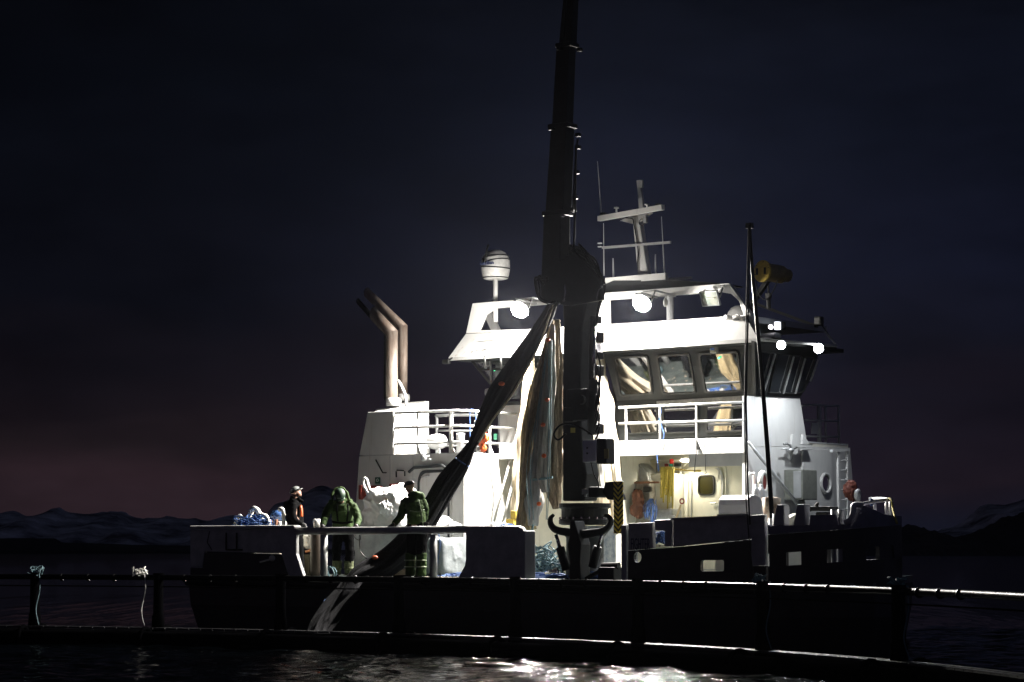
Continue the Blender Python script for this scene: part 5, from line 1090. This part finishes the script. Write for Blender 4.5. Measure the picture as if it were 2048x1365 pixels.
# life raft, vents, life jackets on the casing roof
c0 = S(876,884,4.9); mb = MB(); ax = Vector((.9,-.2,.0)).normalized()
mb.lathe((c0.x-.25,4.9,c0.z),ax,[(.02,0),(.11,.02),(.15,.08),(.17,.18),(.17,.36),(.15,.46),(.10,.52),(.02,.54)],24); lr = mb.build('life_raft_canister', GREYP, org=(c0.x,4.9,CZ), smooth=True); tag(lr, 'white life raft canister on the casing roof behind the railing', 'life raft')
mb = MB(); mb.lathe((c0.x-.03,4.9,c0.z),ax,[(.175,0),(.175,.03)],24); mb.bar((c0.x-.15,4.75,CZ),(c0.x-.15,4.75,c0.z-.15),.05,.05); mb.bar((c0.x+.15,4.75,CZ),(c0.x+.15,4.75,c0.z-.15),.05,.05); mb.build('raft_strap', GALV, lr)
mb = MB(); c0 = S(921,884,4.9); mb.lathe((c0.x,4.9,CZ),(0,0,1),[(.09,0),(.09,.40),(.095,.42),(.095,.46),(.02,.47)],16); mb.build('casing_vent', GREYP, boat, smooth=True)
lj = thing('life_jacket_bunch', 'bunch of red and white buoys tied to the railing behind the diagonal net', 'buoys', S(962,905,4.2))
for x, y, r_, m_ in ((968,832,.08,ORANGE),(958,845,.10,WHITER),(964,858,.12,ORANGE),(952,866,.10,WHITER),(960,880,.11,ORANGE),(972,876,.09,ORANGE),(950,880,.07,ORANGE),(966,896,.07,ORANGE),(958,898,.05,WHITER)):
    lumpy(S(x,y,4.15),(r_,r_*.7,r_),'buoy',m_,x,.02,6,2.2,n_=16,parent=lj,crease=.03,flat_bottom=False)
# lifebuoy, bucket, gas bottles at the front wall
c0 = hit(1526,965,U(2.35)); mb = MB(); mb.torus(c0,(1,.25,0),.19,.055,26,10); o_ = mb.build('lifebuoy', WHITER, org=c0, smooth=True); tag(o_, 'round white lifebuoy with red cover on the front wall beside the pole', 'lifebuoy')
mb = MB(); mb.lathe(c0+Vector((.0,0,0)),(1,.25,0),[(.15,0),(.15,.03)],20); mb.build('lifebuoy_cover', REDP, o_)
mb = MB(); c0 = hit(1543,1015,U(3.2)); mb.lathe((3.2,c0.y,c0.z-.28),(0,0,1),[(.14,0),(.19,.46),(.20,.48),(.17,.46),(.12,.06)],18); o_ = mb.build('bucket', mat('rusty_bucket',(.28,.24,.18),.6,col2=(.14,.08,.05),vscale=6), org=(3.2,c0.y,c0.z-.28), smooth=True); tag(o_, 'rusty bucket on the foredeck hatch behind the black pole', 'bucket')
mb = MB(); mb.bbox((3.2,c0.y,(DZ+c0.z-.285)/2),(.3,.3,(c0.z-.285-DZ)/2),.03); mb.build('foredeck_hatch', GREYP, boat)
for k, (x, lb) in enumerate(((1512,'grey gas bottle nearest the walkway corner'),(1522,'grey gas bottle nearest the rusty bucket'))):
    c0 = hit(x,985,U(2.6)); mb = MB(); mb.lathe((2.6,c0.y,DZ),(0,0,1),[(.07,0),(.08,.03),(.08,c0.z-DZ+.02),(.04,c0.z-DZ+.1),(.02,c0.z-DZ+.12),(.03,c0.z-DZ+.16)],14); o_ = mb.build('gas_bottle', GREYP, org=(2.6,c0.y,DZ), smooth=True); tag(o_, lb, 'gas bottle', 'gas bottles by the front wall')
c0 = S(1702,982,6.5); o_ = lumpy((c0.x,6.5,c0.z),(.10,.13,.19),'orange_buoy',mat('faded_orange',(.14,.03,.015),.7,var=.4,vscale=10),61,.04,4,2.3,n_=26,crease=.05,flat_bottom=False); tag(o_, 'orange buoy hanging beside the ladder near the bow', 'buoy')
c0 = S(1716,990,6.3); o_ = lumpy((c0.x,6.3,c0.z),(.06,.08,.12),'white_fender',GREYP,62,.02,4,2.3,n_=20,crease=.02,flat_bottom=False); tag(o_, 'small pale fender beside the orange buoy near the bow', 'fender')
mb = MB(); mb.tube(smooth_path([S(1774,1001,1.6),S(1779,998,1.55),S(1783,1003,1.5),S(1786,1020,1.35),S(1790,1035,1.2),S(1794,1047,1.1)],5), .022, 6); o_ = mb.build('yellow_rope_end', YELR, org=S(1777,1000,1.6)); tag(o_, 'yellow rope end hanging over the bow rail', 'rope')
mb = MB(); mb.torus(S(1743,1005,1.0),(1,0,0),.05,.02,12,6); o_ = mb.build('rope_lashing', BLUER, org=S(1743,1005,1.0)); tag(o_, 'blue lashing tied round the bow rail', 'rope')
mb = MB(); mb.bbox(S(1648,1018,1.6),(.22,.15,.04),.02); mb.tube(smooth_path([S(1620,1022,1.5),S(1632,1016,1.5),S(1636,1006,1.5),S(1630,1012,1.5)],4),.02,6); mb.bbox((S(1648,1018,1.6).x,1.6,(DZ+S(1648,1018,1.6).z)/2-.03),(.12,.1,(S(1648,1018,1.6).z-DZ)/2-.03),.02)
o_ = mb.build('mooring_winch', BLACK, org=(S(1648,1018,1.6).x,1.6,DZ)); tag(o_, 'small black mooring winch on the foredeck below the cabinet', 'winch')
# ================================================================== PEOPLE
def person(label, pz, jf, parts, face=None):
    """pz: pixel of feet and v; everything is laid out in the world frame around the man's own depth."""
def W(px, py, dY, Y0):
    """point seen at photo pixel (px, py), at distance Y0 + dY from the camera"""
    o_, d = ray(px, py); t_ = (Y0 + dY)/d.y; return o_ + d*t_
def capsule_mesh(segs, voxel=.013, smooth_it=6):
    """union of tapered limbs -> one continuous surface"""
    mb = MB()
    for s in segs:
        pts, rr = s[0], s[1]; sc = s[2] if len(s) > 2 else None
        P = smooth_path(pts, 4) if len(pts) > 2 else [Vector(p) for p in pts]
        R = lerp_list(rr, len(P)) ; b0 = len(mb.v); mb.tube(P, R, 14)
        mb.ball(P[0], R[0], 12, 8); mb.ball(P[-1], R[-1], 12, 8)
    return mb
def fused(mb, name, m, parent, voxel=.014, sm=4, wr=0.0, wf=9, seed=0):
    o_ = mb.build(name, m, parent, boat=False, smooth=True)
    r = o_.modifiers.new('fuse', 'REMESH'); r.mode = 'VOXEL'; r.voxel_size = voxel; r.use_smooth_shade = True
    if sm: s_ = o_.modifiers.new('soft', 'SMOOTH'); s_.iterations = sm; s_.factor = .5
    dg = bpy.context.evaluated_depsgraph_get(); me = bpy.data.meshes.new_from_object(o_.evaluated_get(dg)); o_.modifiers.clear()
    if wr:
        for v_ in me.vertices:
            n_ = noise.fractal(v_.co*wf + Vector((seed,0,0)), .8, 2, 3) + .8*(abs(noise.noise(Vector((v_.co.x*wf*.7, v_.co.y*wf*.7, v_.co.z*wf*1.8+seed))))-.2)
            v_.co += v_.normal*n_*wr
    me.materials.clear(); me.materials.append(m); o_.data = me; me.shade_smooth(); return o_
def hand(mb, wrist, dirv, palm_n, side, s=1.0):
    """palm, four bent fingers of different length and a thumb; gloved"""
    w_ = Vector(wrist); d = Vector(dirv).normalized(); n_ = Vector(palm_n); n_ = (n_ - d*n_.dot(d)).normalized(); x_ = d.cross(n_)*side
    L_ = .09*s; mb.tube([w_, w_+d*L_*.5, w_+d*L_], [.030*s,.038*s,.036*s], 10)
    for k, (off, ln) in enumerate(((-.030,.065),(-.010,.078),(.011,.072),(.030,.055))):
        b_ = w_ + d*L_*.9 + x_*off*s; m1 = b_ + d*ln*.45*s + n_*.008; m2 = m1 + (d*.5+n_*.85).normalized()*ln*.35*s; e_ = m2 + (n_ - d*.25).normalized()*ln*.3*s
        mb.tube([b_, m1, m2, e_], [.011*s,.011*s,.010*s,.008*s], 8); mb.ball(e_, .0085*s, 8, 6)
    t0_ = w_ + d*.025*s - x_*.032*s; t1_ = t0_ - x_*.028*s + d*.028*s + n_*.01; t2_ = t1_ + d*.028*s + n_*.02*s
    mb.tube([t0_, t1_, t2_], [.013*s,.012*s,.009*s], 8); mb.ball(t2_, .009*s, 8, 6)
def head(mb, c, fwd, up, s=1.0):
    """skull, jaw, nose, brow, lips, ears around centre c"""
    c = Vector(c); f = Vector(fwd).normalized(); u_ = Vector(up); u_ = (u_ - f*u_.dot(f)).normalized(); r_ = f.cross(u_)
    mb.ball(c + f*.0*s + u_*.03*s, .088*s, 18, 12); mb.ball(c - f*.02*s + u_*.03*s, .088*s, 18, 12)
    mb.ball(c + f*.028*s - u_*.035*s, .062*s, 16, 10); mb.ball(c + f*.045*s - u_*.078*s, .032*s, 12, 8)
    mb.tube([c + f*.075*s + u_*.02*s, c + f*.098*s - u_*.018*s, c + f*.080*s - u_*.026*s], [.010*s,.015*s,.013*s], 8)
    mb.tube([c + f*.072*s + u_*.03*s - r_*.03*s, c + f*.082*s + u_*.032*s, c + f*.072*s + u_*.03*s + r_*.03*s], .012*s, 8)
    mb.tube([c + f*.078*s - u_*.05*s - r_*.018*s, c + f*.086*s - u_*.05*s, c + f*.078*s - u_*.05*s + r_*.018*s], .009*s, 8)
    for q in (-1, 1): mb.ball(c + r_*q*.083*s - f*.012*s, .022*s, 10, 6, sc=(.6,.8,1.2)); mb.ball(c + r_*q*.03*s + f*.066*s + u_*.008*s, .014*s, 8, 6)
    return f, u_, r_
def helmet(c, f, u_, r_, parent, m, name='helmet', s=1.0, peak=True):
    mb = MB(); rows = 9; seg = 28; b0 = len(mb.v); c = Vector(c)
    for j in range(rows+1):
        t_ = (PI/2)*j/rows
        for k in range(seg):
            a_ = 2*PI*k/seg; rr_ = math.cos(t_)
            mb.v.append(c + u_*(.035*s + .105*s*math.sin(t_)) + f*(math.cos(a_)*.125*s*rr_ - .008*s) + r_*math.sin(a_)*.105*s*rr_)
    for j in range(rows):
        for k in range(seg): k2 = (k+1) % seg; mb.f.append((b0+j*seg+k, b0+j*seg+k2, b0+(j+1)*seg+k2, b0+(j+1)*seg+k))
    if peak:
        A_ = [c + u_*.035*s + f*(math.cos(a_)*.125*s-.008*s) + r_*math.sin(a_)*.105*s for a_ in [(-.9+.18*i) for i in range(11)]]
        B_ = [c + u_*.02*s + f*(math.cos(a_)*.172*s-.008*s) + r_*math.sin(a_)*.11*s for a_ in [(-.9+.18*i) for i in range(11)]]
        b1_ = len(mb.v); mb.v += A_ + B_; mb.f += [(b1_+i, b1_+i+1, b1_+12+i, b1_+11+i) for i in range(10)]
    o_ = mb.build(name, m, parent, boat=False, smooth=True); sd = o_.modifiers.new('thick', 'SOLIDIFY'); sd.thickness = .006; return o_
def bodycommon(): pass
UP = Vector((0,0,1)); TOCAM = Vector((0,-1,0))
# ---- man at left: pale helmet, dark jacket, looking up to the right
def man_left():
    Y0 = (BM @ S(592,1155,.75)).y; w_ = lambda x, y, d=0: W(x, y, d, Y0)
    ft = w_(596,1154); t_ = thing('person', 'man in pale helmet and black jacket looking up at the net', 'person', ft, boat=False)
    HC = w_(593,986); f = Vector((.86,-.25,.48)).normalized(); 
    body = MB(); b = body
    ff, uu, rr = head(b, HC, f, Vector((-.48,0,.86)))
    b.tube([w_(591,992), w_(590,1003)], [.055,.06], 12)
    b.tube(smooth_path([w_(590,1002), w_(589,1030), w_(594,1058)],4), [.10]*9, 12)
    for q in (-1, 1):
        b.tube([w_(595,1062,q*.08), w_(599,1105,q*.09), w_(601,1146,q*.09)], [.075,.06,.045], 12)
        b.tube([w_(590,1010,q*.17), w_(590,1034,q*.2), w_(601,1046,q*.12-.03)], [.05,.042,.032], 10)
    fused(body, 'body', SKIN, t_, .011, 2)
    j = MB()
    j.tube(smooth_path([w_(590,1000), w_(588,1012), w_(589,1035), w_(593,1062)],4), lerp_list([.09,.19,.185,.18],13), 18)
    for q in (-1, 1):
        j.ball(w_(589,1009,q*.14), .10, 12, 8)
        j.tube(smooth_path([w_(588,1009,q*.18), w_(585,1025,q*.24), w_(589,1040,q*.24), w_(604,1048,q*.14-.05)],4), lerp_list([.085,.08,.07,.055],13), 12)
    j.ball(w_(573,1010), .075, 10, 8, sc=(1,1.3,1)); j.tube([w_(596,997,-.05), w_(606,1004,-.06)], [.035,.03], 8); j.tube([w_(580,998), w_(598,1000)], [.07,.06], 10)
    fused(j, 'jacket', CLOTHK, t_, .014, 3, .010, 9, 1)
    p = MB()
    for q in (-1, 1): p.tube(smooth_path([w_(593,1055,q*.06), w_(597,1085,q*.09), w_(600,1112,q*.09), w_(602,1148,q*.09)],4), lerp_list([.115,.10,.08,.075],13), 14)
    fused(p, 'trousers', CLOTHK, t_, .014, 3, .010, 8, 2)
    for q in (-1, 1):
        s_ = MB(); s_.tube([w_(602,1146,q*.09), w_(603,1153,q*.09)], [.055,.06], 10); s_.tube([w_(603,1153,q*.09), w_(616,1156,q*.09)], [.05,.04], 10); fused(s_, 'boot', RUBBER, t_, .012, 2)
    for q in (-1, 1):
        g = MB(); hand(g, w_(604,1048,q*.14-.05), w_(612,1052,q*.1-.1)-w_(604,1048,q*.14-.05), Vector((0,0,-1)), q); fused(g, 'glove', GLOVE, t_, .006, 1)
    h_ = helmet(HC, ff, uu, rr, t_, HELMW)
    m_ = MB(); m_.torus(HC + uu*.045, uu, .119, .010, 26, 6); m_.bbox(HC+uu*.05+ff*.12,(.02,.02,.018),.005); m_.build('headlamp_strap', CLOTHK, t_, boat=False)
    m_ = MB(); m_.tube(smooth_path([w_(601,1012,-.14), w_(603,1022,-.16), w_(603,1034,-.16)],4), .028, 8); m_.build('orange_chest_strap', ORANGE, t_, boat=False, smooth=True)
# ---- man bent over the rail, facing the camera
def man_mid():
    Y0 = (BM @ S(685,1155,.72)).y; w_ = lambda x, y, d=0: W(x, y, d, Y0)
    t_ = thing('person', 'man in green hivis jacket bowing over the rail with both hands on it', 'person', w_(685,1156), boat=False)
    HC = w_(680,992,-.34); f = Vector((.10,-.62,-.78)).normalized()
    b = MB(); ff, uu, rr = head(b, HC, f, Vector((.0,-.78,.62)))
    b.tube([w_(681,1000,-.26), w_(684,1010,-.14)], [.055,.06], 12)
    b.tube(smooth_path([w_(685,1010,-.12), w_(685,1035,0), w_(686,1062,.05)],4), [.11]*9, 12)
    for q in (-1, 1):
        b.tube([w_(686+q*9,1062,.04), w_(686+q*12,1106,.0), w_(686+q*11,1146,.03)], [.075,.06,.045], 12)
        b.tube([w_(684+q*22,1012,-.1), w_(682+q*33,1036,-.25), w_(678+q*34,1053,-.50)], [.05,.042,.032], 10)
    fused(b, 'body', SKIN, t_, .011, 2)
    j = MB(); j.tube(smooth_path([w_(683,1003,-.2), w_(684,1015,-.1), w_(685,1035,-.02), w_(686,1060,.03)],4), lerp_list([.13,.235,.225,.20],13), 18)
    for q in (-1, 1):
        j.ball(w_(684+q*17,1012,-.1), .11, 12, 8)
        j.tube(smooth_path([w_(684+q*20,1012,-.1), w_(683+q*29,1024,-.18), w_(682+q*34,1040,-.3), w_(679+q*34,1052,-.46)],4), lerp_list([.10,.085,.075,.055],13), 12)
    # hood around the helmet
    j.tube(smooth_path([w_(661,1004,-.2), w_(670,1008,-.1), w_(690,1008,-.1), w_(703,1003,-.2)],4), [.06]*13, 12)
    fused(j, 'jacket', HIVIS, t_, .014, 3, .014, 8, 4)
    hd = MB(); hd.tube(smooth_path([w_(665,1000,-.28), w_(665,988,-.22), w_(672,978,-.18), w_(686,978,-.18), w_(694,988,-.22), w_(698,1002,-.26)],4), [.033]*21, 12); hd.ball(w_(680,992,-.2), .105, 14, 10); fused(hd, 'hood', HIVIS, t_, .013, 3, .012, 9, 11)
    m_ = MB()
    m_.tube([w_(664,1044,-.235), w_(685,1047,-.26), w_(706,1044,-.235)], .022, 8); m_.build('belt', CLOTHK, t_, boat=False, smooth=True)
    for q in (-1, 1): m_ = MB(); m_.tube(smooth_path([w_(685+q*10,1008,-.33), w_(685+q*11,1025,-.28), w_(685+q*9,1043,-.24)],4), .016, 8); m_.build('harness_strap', CLOTHK, t_, boat=False, smooth=True)
    p = MB()
    for q in (-1, 1): p.tube(smooth_path([w_(686+q*7,1055,.03), w_(686+q*12,1085,.0), w_(686+q*13,1108,.0), w_(686+q*12,1132,.02)],4), lerp_list([.125,.105,.09,.09],13), 14)
    fused(p, 'trousers', CLOTHK, t_, .014, 3, .012, 8, 5)
    for q in (-1, 1):
        l = MB(); l.tube([w_(686+q*12,1122,.02), w_(686+q*12,1150,.02)], [.105,.085], 14); l.tube([w_(686+q*12,1136,.02), w_(686+q*12,1139,.02)], [.107,.107], 14); fused(l, 'hivis_gaiter', HIVISY, t_, .013, 2, .006, 12, q)
        s_ = MB(); s_.tube([w_(686+q*12,1150,.04), w_(686+q*12,1154,-.12)], [.055,.045], 10); fused(s_, 'boot', RUBBER, t_, .012, 2)
    for q in (-1, 1):
        g = MB(); p0 = w_(679+q*34,1051,-.46); hand(g, p0, w_(678+q*34,1056,-.60)-p0, Vector((0,0,-1)), q, 1.15); fused(g, 'glove', GLOVE, t_, .007, 1)
    helmet(HC, ff, uu, rr, t_, HELMG, s=1.08)
# ---- man with his back half turned, hand on the rail
def man_right():
    Y0 = (BM @ S(832,1155,.55)).y; w_ = lambda x, y, d=0: W(x, y, d, Y0)
    t_ = thing('person', 'man in green hooded jacket and dark cap helmet seen from behind, hand on rail', 'person', w_(832,1157), boat=False)
    HC = w_(819,975,0); f = Vector((-.80,.50,-.25)).normalized()
    b = MB(); ff, uu, rr = head(b, HC, f, Vector((-.2,0,1)))
    b.tube([w_(821,980), w_(826,992)], [.055,.06], 12)
    b.tube(smooth_path([w_(827,994), w_(832,1025), w_(832,1060)],4), [.11]*9, 12)
    for q, xs_, dy in ((-1,822,.06),(1,842,-.04)):
        b.tube([w_(xs_+2,1064,dy), w_(xs_,1108,dy-.02), w_(xs_+1,1146,dy)], [.08,.062,.045], 12)
    b.tube([w_(812,1004,.05), w_(804,1030,.05), w_(786,1051,-.12)], [.05,.042,.032], 10)
    b.tube([w_(844,1006,-.05), w_(850,1030,.0), w_(842,1048,.2)], [.05,.042,.032], 10)
    fused(b, 'body', SKIN, t_, .011, 2)
    j = MB(); j.tube(smooth_path([w_(826,992), w_(830,1005), w_(833,1025), w_(833,1049)],4), lerp_list([.11,.20,.195,.19],13), 18)
    j.ball(w_(814,1004,.04), .105, 12, 8); j.ball(w_(843,1004,-.04), .105, 12, 8)
    j.tube(smooth_path([w_(812,1004,.05), w_(806,1020,.06), w_(801,1033,.03), w_(788,1048,-.10)],4), lerp_list([.10,.09,.08,.055],13), 12)
    j.tube(smooth_path([w_(845,1004,-.04), w_(850,1020,.0), w_(848,1036,.08), w_(842,1048,.18)],4), lerp_list([.09,.08,.07,.055],13), 12)
    j.tube(smooth_path([w_(817,991,-.02), w_(830,989,-.10), w_(842,992,-.06), w_(845,999,-.08)],4), lerp_list([.05,.075,.075,.05],13), 12)
    fused(j, 'jacket', HIVIS, t_, .014, 3, .014, 8, 7)
    for pts_ in ([(820,1022,-.19),(834,1024,-.215),(849,1020,-.17)], [(837,1000,-.20),(842,1022,-.2),(846,1052,-.16)]):
        m_ = MB(); m_.tube(smooth_path([w_(*q_) for q_ in pts_],4), .014, 6); m_.build('reflective_band', REFL if len(pts_[0]) == 2 else mat('dark_green_band',(.05,.08,.03),.6), t_, boat=False, smooth=True)
    p = MB()
    for q, xs_, dy in ((-1,823,.06),(1,842,-.04)): p.tube(smooth_path([w_(xs_+4,1044,dy), w_(xs_+2,1075,dy), w_(xs_,1110,dy)],4), lerp_list([.13,.115,.105],9), 14)
    fused(p, 'trousers', CLOTHK, t_, .014, 3, .012, 8, 8)
    for q, xs_, dy in ((-1,821,.06),(1,843,-.04)):
        l = MB(); l.tube([w_(xs_,1106,dy), w_(xs_,1130,dy), w_(xs_-1,1152,dy)], [.108,.105,.10], 14); fused(l, 'hivis_leg', HIVIS, t_, .013, 2, .008, 9, q*3)
        for yy in (1121,1134): m_ = MB(); m_.torus(w_(xs_-.5,yy,dy), UP, .107, .012, 22, 6); m_.build('reflective_band', mat('leg_band',(.30,.34,.22),.4), t_, boat=False, smooth=True)
        s_ = MB(); s_.tube([w_(xs_,1152,dy), w_(xs_-14,1156,dy-.05)], [.055,.045], 10); fused(s_, 'boot', RUBBER, t_, .012, 2)
    g = MB(); p0 = w_(787,1049,-.12); hand(g, p0, w_(777,1058,-.24)-p0, Vector((-.2,0,-1)), 1, 1.15); fused(g, 'glove', GLOVE, t_, .007, 1)
    helmet(HC, ff, uu, rr, t_, HELMK)
    m_ = MB(); m_.torus(HC + uu*.045, uu, .119, .009, 26, 6); m_.build('headlamp_strap', CLOTHK, t_, boat=False)
    m_ = MB(); m_.bbox(w_(828,957,-.02),(.025,.02,.012),.004); m_.build('headlamp_battery', REFL, t_, boat=False)
man_left(); man_mid(); man_right()

# ================================================================== FISH PEN COLLAR in the foreground
RC = Vector((-17, 26, 0)); RR = 24.0
def ring(th, r, z): return Vector((RC.x + r*math.sin(th), RC.y + r*math.cos(th), z))
def th_of(px):                     # angle where the collar crosses a photo column
    best = None
    for i in range(2000):
        th = -.25 + i*.0011
        p = ring(th, RR, 1.33); c_ = 1024 + p.x/p.y*F
        if best is None or abs(c_-px) < best[0]: best = (abs(c_-px), th)
    return best[1]
ths = [-.15 + 1.75*i/150 for i in range(151)]
pen = thing('fish_pen_collar', 'black floating fish pen collar with handrail on thick posts in the dark water', 'fish pen', (0,0,0), boat=False) if False else None
ORG0 = ring(.6, RR, 0)
pen = thing('fish_pen_collar', 'black plastic fish pen collar with handrail on thick posts in front of the boat', 'fish pen', ORG0, boat=False)
MB().tube([ring(t_, RR, 1.31) for t_ in ths], .055, 12).build('handrail', RUBBER, pen, boat=False, smooth=True)
MB().tube([ring(t_, RR, 1.13) for t_ in ths], .012, 8).build('lower_rail', RUBBERD, pen, boat=False, smooth=True)
MB().tube([ring(t_, RR+.35, .10) for t_ in ths], .17, 16).build('float_pipe', RUBBERD, pen, boat=False, smooth=True)
MB().tube([ring(t_, RR-.45, .10) for t_ in ths], .17, 16).build('float_pipe', RUBBERD, pen, boat=False, smooth=True)
mb = MB()                           # perforated walkway planks between the pipes
for i in range(150):
    a_, b_ = ths[i], ths[i+1]
    for r0, r1 in ((RR-.22,RR-.10),(RR-.04,RR+.08)):
        mb.add([ring(a_,r0,.30),ring(b_-.0008,r0,.30),ring(b_-.0008,r1,.30),ring(a_,r1,.30),ring(a_,r0,.335),ring(b_-.0008,r0,.335),ring(b_-.0008,r1,.335),ring(a_,r1,.335)], [(0,3,2,1),(4,5,6,7),(0,1,5,4),(1,2,6,5),(2,3,7,6),(3,0,4,7)])
mb.build('walkway_planks', mat('walkway_plastic',(.012,.012,.014),.35,var=.4,vscale=30,bump=.6,bscale=60), pen, boat=False)
for px in (75, 320, 565, 800, 1030, 1275, 1522, 1792, 2130):
    t_ = th_of(px); rad = Vector((math.sin(t_), math.cos(t_), 0))
    mb = MB(); mb.tube([ring(t_,RR,.10), ring(t_,RR,.55), ring(t_,RR,.6), ring(t_,RR,1.38)], [.14,.12,.10,.095], 14)
    po = mb.build('stanchion', RUBBERD, pen, boat=False, smooth=True)
    mb = MB(); mb.lathe(ring(t_,RR,1.36),(0,0,1),[(.11,0),(.11,.035)],14); mb.build('post_cap', RUBBERD, po, boat=False)
    for dr in (.35,-.45): MB().torus(ring(t_,RR+dr,.13), Vector((math.cos(t_),-math.sin(t_),0)), .20, .045, 18, 8).build('float_bracket', RUBBERD, po, boat=False)
    for s_ in ((-.35, .25, .5, .75) if True else ()):
        tt = t_ + s_*.10
        if s_ > 0: MB().torus(ring(tt,RR,1.30), Vector((math.cos(tt),-math.sin(tt),0)), .06, .02, 14, 6).build('rail_clamp', RUBBER, pen, boat=False)
# ropes and net edge hung on the collar
rnd = random.Random(31)
for k, (px, lb) in enumerate(((75,'rope loop tied over the leftmost post of the pen collar'),(285,'pale rope turns on the handrail between two left posts'),(1520,'rope tied round the pen collar post under the black pole'),(1792,'rope turns on the top of the right pen post'))):
    t_ = th_of(px); c0 = ring(t_,RR,1.36); mb = MB()
    for i in range(5): mb.tube(smooth_path([c0+Vector((rnd.uniform(-.16,.16),rnd.uniform(-.1,.1),rnd.uniform(-.05,.16))) for _ in range(5)],4), .012, 5)
    mb.tube(smooth_path([c0+Vector((.1,-.12,.02)),c0+Vector((.12,-.13,-.3)),c0+Vector((.05,-.13,-.7)),c0+Vector((.12,-.18,-1.0))],5), .011, 5)
    o_ = mb.build('collar_rope', TEALR if k != 1 else WHITER, boat=False, org=c0); tag(o_, lb, 'rope', 'ropes on the pen collar')
# net wall hanging inside the pen, its top edge tied along the rail

o_ = MB().ball(hit(2024,1066,(Vector((0,400,0)),Vector((0,1,0))),boat=False),.13,10,6).build('shore_light', emis('shore_lamp_glow',(.8,1,.9),6), boat=False, org=hit(2024,1066,(Vector((0,400,0)),Vector((0,1,0))),boat=False)); tag(o_, 'tiny lone light on the dark far right shore', 'light')
